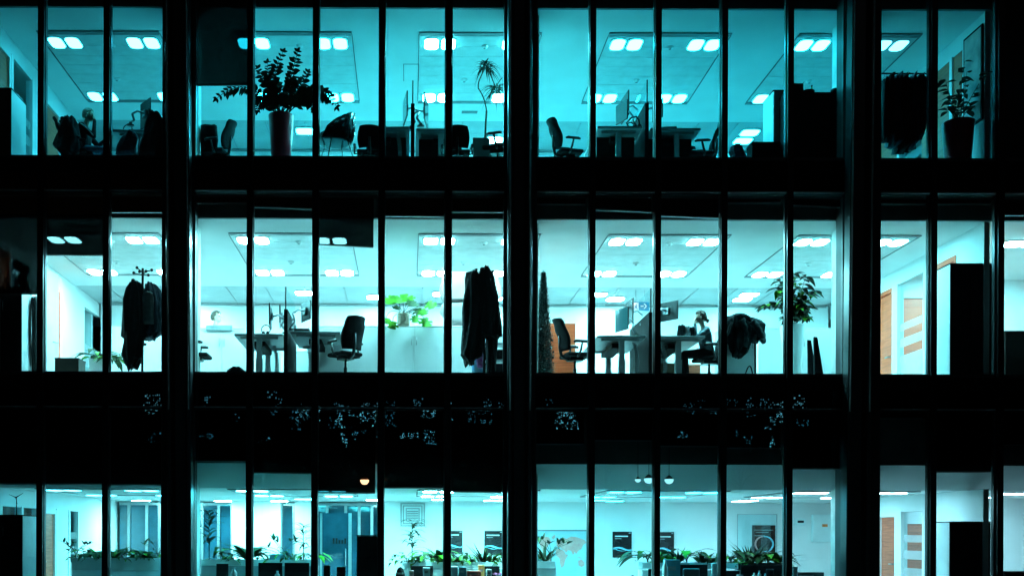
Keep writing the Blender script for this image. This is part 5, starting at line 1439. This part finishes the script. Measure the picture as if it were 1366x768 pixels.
small(617, 10, 15, mat('blue_card', (.08, .22, .26), .5), 'stuffed_pouch', 'dark teal carton beside the white paper stand', 'box')
small(632, 18, 10, mat('coral_card', (.9, .16, .12), .5, 0, .2, 20), 'gift_box', 'wide coral red box on the desk below the white planter', 'box')
small(642, 8, 17, mat('orange_card', (.9, .50, .16), .5), 'folder', 'orange yellow upright folder behind the coral box', 'folder', Y=1.2)
small(652, 7, 12, M_white, 'paper_cup', 'white carton with a red print beside the coral box', 'carton')
small(665, 15, 13, mat('pink_bloom', (.7, .10, .32), .6, 0, .5, 20), 'flower_pot', 'round pink flower pot at the pier end of the desk', 'flower pot', kind='round')
# second bay, left: door panel and dark monitors
cabinet(476, 507, 1.0, 1.4, 0, 713, M_black, 'plain tall dark cabinet left of the air grille', doors=1, handle=M_black)
bench(270, 425, .95, 775, 'desk below the bird-nest fern planter, ground floor')
zb = zw(775, .95, 350)+.002
for a, b, y, l in ((290, 306, 752, 'dark monitor nearest the concrete column under the fern planter'), (346, 378, 750.5, 'wide dark monitor under the fern planter'), (381, 414, 750.5, 'wide dark monitor under the cane plant at the planter end')):
    o = thing('monitor', l, 'monitor', (xw((a+b)/2, 1.3), 1.3, zb), 0, 'monitors on the desks')
    h = (xw(b, 1.3)-xw(a, 1.3))/2; z = zw(y, 1.3)-zb
    MB().box(-h, h, -.02, .02, max(.03, z-.33), z).build('casing', M_black, o, bevel=.008); MB().box(-h+.012, h-.012, .0205, .024, max(.04, z-.32), z-.012).build('screen', M_screen, o)
    MB().box(-.03, .03, .03, .06, .01, z-.10).build('neck', M_alum, o); MB().lathe([(.11, 0), (.11, .01), (.03, .016)], 18, (0, .04, 0)).build('base', M_alum, o)
small(312, 9, 18, M_alum, 'metal_canister', 'silver canister beside the dark monitor near the column', 'canister', kind='bottle')
small(370, 7, 14, M_alum, 'metal_canister', 'silver canister before the wide dark monitor under the planter', 'canister', kind='bottle')
def glass_door():
    Y = 5.5; a, b = xw(431, Y), xw(466, Y); z1 = zw(684, Y)
    t = thing('glass_door', 'tall glass door with dark abstract lettering strip, left of the dark cabinet', 'door', ((a+b)/2, Y, F0)); h = (b-a)/2
    MB().box(-h, h, -.006, .006, .01, z1-F0).build('pane', M_dkgl, t); MB().box(-h-.05, -h, -.03, .03, 0, z1-F0).box(h, h+.07, -.03, .03, 0, z1-F0).build('frame', M_alum, t)
    q = MB(); rg = random.Random(2)
    zc = zw(725, Y)-F0
    for k in range(5): q.box(-h*.2+k*h*.22, -h*.2+k*h*.22+h*.15, -.0095, -.0075, zc, zc+.12*rg.uniform(.7, 1.1))
    q.build('marking', M_black, t)
    MB().tube([(h*.8, -.04, .9), (h*.8, -.04, 1.3)], .012, 8).build('handle', M_alum, t)
glass_door()
small(436, 9, 22, M_black, 'speaker', 'small dark upright speaker in front of the glass door', 'speaker', kind='chairback')
small(455, 12, 20, M_blackg, 'desk_screen', 'rounded dark desk screen in front of the glass door', 'screen', kind='chairback')
# third bay
def worldmap():
    Y = 8.38; a, b = W(716, 768, Y), W(786, 708, Y); w_, h_ = b.x-a.x, b.z-a.z
    t = thing('world_map', 'pale world map with pinkish continents on the rear wall', 'map', ((a.x+b.x)/2, Y, a.z))
    MB().box(-w_/2, w_/2, -.015, .005, 0, h_).build('sheet', mat('map_sea', (.28, .46, .50), .6, 0, .10, 2), t)
    MB().box(-w_/2-.01, w_/2+.01, -.025, .01, h_, h_+.035).build('hanging_bar', M_slot, t)
    Mc = mat('map_land', (.42, .18, .16), .6, 0, .25, 9, two=(.52, .32, .28))
    CN = [  # unit-square outlines
      [(.36,.80),(.40,.88),(.46,.84),(.50,.90),(.56,.86),(.66,.92),(.78,.90),(.92,.84),(.97,.78),(.90,.72),(.86,.62),(.80,.58),(.76,.50),(.73,.56),(.70,.48),(.66,.58),(.60,.60),(.56,.54),(.52,.60),(.48,.62),(.44,.66),(.40,.66),(.37,.72)],
      [(.37,.62),(.44,.63),(.52,.58),(.55,.50),(.60,.48),(.54,.36),(.52,.24),(.47,.18),(.44,.28),(.43,.40),(.37,.46),(.35,.54)],
      [(.02,.86),(.10,.92),(.22,.90),(.26,.80),(.20,.70),(.17,.62),(.12,.56),(.15,.50),(.10,.54),(.06,.64),(.03,.74)],
      [(.15,.48),(.21,.46),(.27,.38),(.25,.30),(.21,.22),(.19,.10),(.17,.22),(.15,.32),(.13,.40)],
      [(.80,.34),(.86,.38),(.92,.32),(.93,.24),(.87,.20),(.81,.24)], [(.27,.90),(.33,.96),(.35,.90),(.30,.84)], [(.78,.44),(.84,.43),(.88,.40),(.82,.41)], [(.36,.76),(.38,.79),(.385,.75)]]
    for c in CN:
        MB().add([(-w_/2+w_*(.02+.96*u), -.0175, h_*(.02+.94*v)) for u, v in c], [tuple(range(len(c)))]).build('continent', Mc, t)
worldmap()
zp = planter('small white planter with a spiky plant in front of the world map', 706, 741, 1.8, 2.1, 0, 748, 757, M_white)
cabinet(704, 742, 1.78, 2.12, 0, 757.4, M_grey, 'small grey cabinet under the planter by the world map', doors=1)
row([(727, 'spiky', .42), (716, 'trail', .22), (735, 'palm', .40)], 1.95, zp, 'before the world map', 190)
zp = planter('white planter whose first plant is bright green, behind the third bay', 857, 985, 2.0, 2.35, 0, 750, 758, M_white)
planter('dark planter in front of the ring poster', 988, 1048, 2.0, 2.35, 0, 750.5, 760, M_black)
cabinet(857, 1048, 1.98, 2.37, 0, 760.4, M_whlam, 'low white cabinet under two planters in the third bay', doors=5)
row([(864, 'broad', .40), (874, 'trail', .26), (888, 'rosette', .46), (905, 'spiky', .36), (916, 'broad', .38), (938, 'spiky', .32), (948, 'rosette', .34), (962, 'trail', .26)], 2.17, zp, 'in the white planter of the third bay', 210)
row([(975, 'broad', .34), (987, 'trail', .28), (1000, 'spiky', .50), (1012, 'rosette', .42), (1024, 'broad', .38), (1038, 'rosette', .44)], 2.17, zp, 'beside the ring poster planter', 230)
bench(745, 1050, .95, 775, 'long pale desk with monitors along the third bay, ground floor')
zb = zw(775, .95, 900)+.002
for a, b, y, l in ((866, 874, 757, 'narrow dark screen beside the bright green planter plant'), (905, 945, 751, 'wide dark monitor beside the white bottle, third bay'), (989, 1046, 751, 'widest dark monitor below the ring poster'), (970, 988, 759, 'small dark monitor left of the widest one')):
    o = thing('monitor', l, 'monitor', (xw((a+b)/2, 1.4), 1.4, zb), 0, 'monitors on the desks')
    h = (xw(b, 1.4)-xw(a, 1.4))/2; z = zw(y, 1.4)-zb
    MB().box(-h, h, -.02, .02, max(.03, z-.33), z).build('casing', M_black, o, bevel=.008); MB().box(-h+.012, h-.012, .0205, .024, max(.04, z-.32), z-.012).build('screen', M_screen, o)
    MB().box(-.03, .03, .03, .06, .01, z-.10).build('neck', M_alum, o); MB().lathe([(.11, 0), (.11, .01), (.03, .016)], 18, (0, .04, 0)).build('base', M_alum, o)
small(887, 7, 30, M_white, 'bottle', 'white bottle standing before the dark poster, third bay', 'bottle', kind='bottle')
small(896, 20, 28, mat('teal_card', (.10, .32, .38), .5), 'file_box', 'flat teal file box behind the white bottle', 'box', Y=1.2)
small(922, 22, 17, mat('slate_plastic', (.06, .11, .13), .4), 'chair_back', 'slate rounded chair back in front of the wide dark monitor', 'chair back', kind='chairback')
small(958, 18, 24, M_white, 'white_board', 'plain white board standing beside the wide dark monitor', 'board', Y=1.2, kind='chairback')
small(987, 6, 9, mat('pink_card', (.8, .35, .35), .5), 'gift_box', 'small pinkish carton left of the small mugs', 'box')
for px, hh, l in ((1006, 12, 'tall white mug'), (1013, 15, 'taller white carton'), (1021, 11, 'short white mug')):
    small(px, 5, hh, M_white, 'mug', l + ' in front of the widest dark monitor', 'mug', kind='bottle')
small(1027, 10, 17, M_puff, 'desk_speaker', 'dark green speaker before the widest dark monitor', 'speaker', kind='chairback')
small(764, 12, 6, M_black, 'keyboard_case', 'low dark case on the long pale desk under the world map', 'case')
small(844, 10, 8, M_black, 'eyeglass_case', 'low dark curved case left of the bright green plant', 'case', kind='cap')
small(1074, 46, 12, M_screen, 'printer', 'flat dark printer beside the concrete column, ground floor', 'printer', Y=1.3)
small(1060, 8, 21, M_white, 'white_post', 'narrow white upright panel left of the dark printer', 'panel', kind='chairback')
def electric():
    Y = 8.39
    for (x0, y0, x1, y1, l, m) in ((1082, 686, 1109, 722, 'pale wall-mounted electrical cabinet with an orange label', M_teal), (1060, 691, 1074, 700, 'small wall-mounted control box left of the electrical cabinet', M_teal), (1066, 743, 1074, 747, 'tiny wall socket box under the control box', M_white)):
        a, b = W(x0, y1, Y), W(x1, y0, Y); w_, h_ = (b.x-a.x)/2, b.z-a.z
        t = thing('wall_box' if x1-x0 < 20 else 'electrical_cabinet', l, 'wall box' if x1-x0 < 20 else 'electrical cabinet', ((a.x+b.x)/2, Y, a.z))
        MB().box(-w_, w_, -.10 if x1-x0 > 20 else -.05, .005, 0, h_).build('case', m, t, bevel=.008)
        yy = -.10 if x1-x0 > 20 else -.05
        MB().box(-w_+.03, w_-.03, yy-.01, yy-.001, h_*.08, h_*.92).build('lid', m, t, bevel=.004)
        if x1-x0 > 20: MB().box(-.02, .12, yy-.013, yy-.0105, h_*.55, h_*.65).build('orange_label', mat('orange_label', (.85, .20, .04), .5), t)
        elif x1-x0 > 10: MB().box(-w_*.6, w_*.6, yy-.013, yy-.0105, h_*.35, h_*.7).build('display', M_black, t)
electric()
cabinet(1267, 1322, .45, 1.0, 0, 695, M_black, 'tall black cabinet beside the narrow side room, ground floor', side=M_teal, doors=2, handle=M_black)  # paler side colour stands for the lit flank

# ------------------------------------------------------------------ glowing bowls just inside the ground-floor glass, stand-ins for lamp reflections
def lamp_reflection(px, py, warm, w, label):
    Y = .19; p = W(px, py, Y); r = w*K(Y)/2
    t = thing('lamp_reflection', label, 'lamp', p, 0, 'lamp reflections built behind the glass')
    e = emis('reflection_warm', (1.0, .55, .28), 2.6) if warm else emis('reflection_teal', (.35, .9, 1.0), 1.3)
    MB().lathe([(r*.2, -r*1.0), (r*.65, -r*.82), (r*.95, -r*.35), (r, 0), (r*.96, .004)], 20).build('bowl', e, t)
    MB().lathe([(r*.9, .008), (r*.62, r*.55), (r*.2, r*.85), (.012, r*.9)], 20).build('cap', mat('lamp_cap_copper', (.5, .16, .06), .35, .3) if warm else M_grey, t)
    MB().tube([(0, 0, r*.88), (0, 0, H0-p.z+.02)], .004, 6).build('cord', M_black, t)
lamp_reflection(486.5, 640, True, 13, 'warm orange stand-in for a lamp reflection in a dark window of the second bay')
lamp_reflection(515, 638, True, 5, 'tiny warm lamp-reflection stand-in just beside the mullion of the second bay')
lamp_reflection(851, 639, False, 8, 'narrow teal lamp-reflection stand-in, the smallest above the ground floor ceiling')
lamp_reflection(865.5, 638, False, 13, 'wide teal lamp-reflection stand-in against the mullion in the third bay')
lamp_reflection(892.5, 639, False, 12, 'teal lamp-reflection stand-in alone right of the mullion in the third bay')

# ------------------------------------------------------------------ roller blinds
BORD = ('first', 'second', 'third', 'fourth', 'fifth')
NW = {'first': 0, 'second': 3, 'third': 8, 'fourth': 13}
def blind(i, n, yl, yr, insL=0, insR=0):
    bay, a, b = BX[n]
    Y = .16; x0 = xw(a, Y)+.006+insL*K(Y); x1 = xw(b, Y)-.006-insR*K(Y); zl, zr = zw(yl, Y, a), zw(yr, Y, b); zt = HEADS[i]-.05
    zl = min(zl, zt-.05); zr = min(zr, zt-.05)
    t = thing('roller_blind', f'black roller blind in the {BORD[n-NW[bay]]} window of the {bay} bay, {STOREY[i]}', 'roller blind', ((x0+x1)/2, Y, zt), 0, f'roller blinds of the {STOREY[i]}')
    wpart(MB().add([(x0, Y-.004, zl+.02), (x1, Y-.004, zr+.02), (x1, Y-.004, zt), (x0, Y-.004, zt)], [(0, 1, 2, 3)]), t, 'fabric', M_blindt if i == 2 else M_blind)
    r = MB(); 
    r.add([(x0, Y-.016, zl), (x1, Y-.016, zr), (x1, Y+.008, zr), (x0, Y+.008, zl), (x0, Y-.016, zl+.022), (x1, Y-.016, zr+.022), (x1, Y+.008, zr+.022), (x0, Y+.008, zl+.022)], [(0,3,2,1),(4,5,6,7),(0,1,5,4),(1,2,6,5),(2,3,7,6),(3,0,4,7)])
    wpart(r, t, 'bottom_rail', M_rail)
    wpart(MB().tube([(x0-.003, Y+.02, zt+.015), (x1+.003, Y+.02, zt+.015)], .022, 10), t, 'roller', M_alu)
for n, l, r, il, ir in ((0, 393, 393, 0, 0), (1, 341, 341.5, 0, 0), (2, 284, 284, 0, 0), (3, 272, 272, 0, 0), (4, 277, 280, 0, 0), (5, 327, 331, 0, 6.5), (6, 289, 290, 0, 0), (7, 283.5, 284, 0, 0), (8, 274, 274, 0, 4),
                        (9, 280.5, 284, 0, 3), (10, 289, 292, 0, 0), (11, 272, 271.5, 0, 6), (12, 275, 278, 0, 1), (13, 273, 273, 0, 0), (14, 273.5, 273, 0, 4), (15, 288, 289, 0, 0)): blind(1, n, l, r, il, ir)
for n, l, r, il, ir in ((0, 645, 646, 0, 0), (1, 646, 646, 0, 0), (2, 646.5, 647, 0, 0), (3, 615.5, 616, 0, 0), (4, 631, 632, 0, 0), (5, 657.5, 658, 0, 3), (6, 651, 651, 0, 0), (7, 656, 657, 0, 0), (8, 593, 593, 0, 5),
                        (9, 588, 588.5, 0, 0), (10, 595.5, 596, 0, 0), (11, 598, 598.5, 0, 5), (12, 626, 626, 0, 0), (13, 559, 559, 0, 0), (14, 630, 630, 0, 3), (15, 594, 594, 0, 0)): blind(0, n, l, r, il, ir)
blind(2, 3, 115, 115)
blind(2, 15, 214, 214)  # blind added to keep the unlit side-room window black

# ------------------------------------------------------------------ across the street: what the dark glass reflects
def reflected():
    Yb = -60.0
    ob = thing('opposite_building', 'dark building across the street with scattered lit windows', 'building', (0, Yb, 0))
    MB().box(-60, 60, -12, 0, 0, 26).build('wall', M_clad, ob)
    k = (18+18+42)/18/PPM*1.0        # metres per photo pixel for something mirrored at that distance
    k = (D - Yb)/D/PPM
    em = emis('distant_window', (.20, .78, 1.0), 5)
    rg = random.Random(77)
    more = []
    for k_ in range(46):
        more.append((rg.choice([rg.uniform(190, 670), rg.uniform(190, 670), rg.uniform(900, 1080)]), rg.choice([rg.gauss(541, 9), rg.gauss(560, 12), rg.gauss(583, 6)]), rg.uniform(7, 22), rg.uniform(6, 16)))
    ems = [em, emis('distant_window_dim', (.15, .72, 1.0), 2.8), emis('distant_window_faint', (.12, .68, 1.0), 1.4)]
    for (px, py, w_, h_) in tuple(more)+((203, 540, 26, 26), (275, 583, 18, 9), (364, 548, 12, 14), (410, 550, 34, 24), (452, 560, 10, 14), (492, 553, 24, 32), (521, 552, 16, 34), (556, 537, 16, 12), (548, 581, 30, 8), (573, 579, 14, 10), (598, 540, 10, 6), (629, 553, 12, 22), (650, 538, 12, 14), (732, 536, 10, 9), (755, 560, 32, 24), (925, 541, 20, 12), (975, 535, 20, 10), (1000, 538, 10, 12), (1043, 538, 30, 8), (1066, 541, 12, 10), (318, 556, 10, 14), (345, 585, 30, 10), (480, 575, 16, 8)):
        x = (px-PX0)*k; z = EYE+(PY0-py)*k; hw, hh = w_*k/2, h_*k/2
        f = MB().box(x-hw-.06, x+hw+.06, .002, .05, z-hh-.06, z+hh+.06).build('window', M_alu, ob)
        pn = MB(); nx, nz = max(3, int(w_/2.6)), max(3, int(h_/3.2))
        for a in range(nx):
            for b in range(nz):
                if rg.random() < .5: continue
                cx, cz = x-hw+2*hw*(a+.5+rg.uniform(-.3, .3))/nx, z-hh+2*hh*(b+.5+rg.uniform(-.3, .3))/nz
                q1, q2 = rg.uniform(.2, .75), rg.uniform(.2, .75)
                pn.box(cx-hw/nx*q1, cx+hw/nx*q1, .052, .06, cz-hh/nz*q2, cz+hh/nz*q2)
        if pn.v: pn.build('pane', em if w_ > 23 else rg.choice(ems), f)
    for q, (tx, ty, hgt, r) in enumerate(((-17, -51, 14, 4.5), (-9.5, -49, 15, 4.8), (-2, -52, 14.5, 4.6), (6.5, -50, 14, 4.4), (13.5, -52, 15, 4.5), (22, -50, 14, 4.8))):
        t = thing('street_tree', f'{("first","second","third","fourth","fifth","sixth")[q]} dark street tree in the row across the street', 'tree', (tx, ty, 0), 0, 'street trees across the street')
        rg2 = random.Random(300+q)
        tr = MB().tube([(0, 0, -.1), (.1, .05, 3), (.05, 0, 6), (0, 0, 9)], [.28, .22, .17, .08], 10)
        for b in range(9):
            a = rg2.uniform(0, 6.28); z0 = rg2.uniform(4, 8.5); tr.tube(bez((0, 0, z0), (math.cos(a)*1.2, math.sin(a)*1.2, z0+1), (math.cos(a)*r*.8, math.sin(a)*r*.8, z0+rg2.uniform(.6, 3.4)), 6), [.09, .08, .06, .05, .04, .03, .02], 6)
        tr.build('trunk', M_bark, t)
        lf = MB()
        cl = [(Vector((rg2.gauss(0, r*.45), rg2.gauss(0, r*.45), rg2.uniform(6.5, hgt-1))), rg2.uniform(.7, 1.5)) for _ in range(26)]
        for k2 in range(2600):
            c, s = rg2.choice(cl)
            p = c+Vector((rg2.gauss(0, s*.55), rg2.gauss(0, s*.55), rg2.gauss(0, s*.5)))
            lf.leaf(p, rdir(rg2, .1), rg2.uniform(.18, .30), .13, .4, UPV, .8, 2)
        lf.build('crown', M_leaf, t)
reflected()
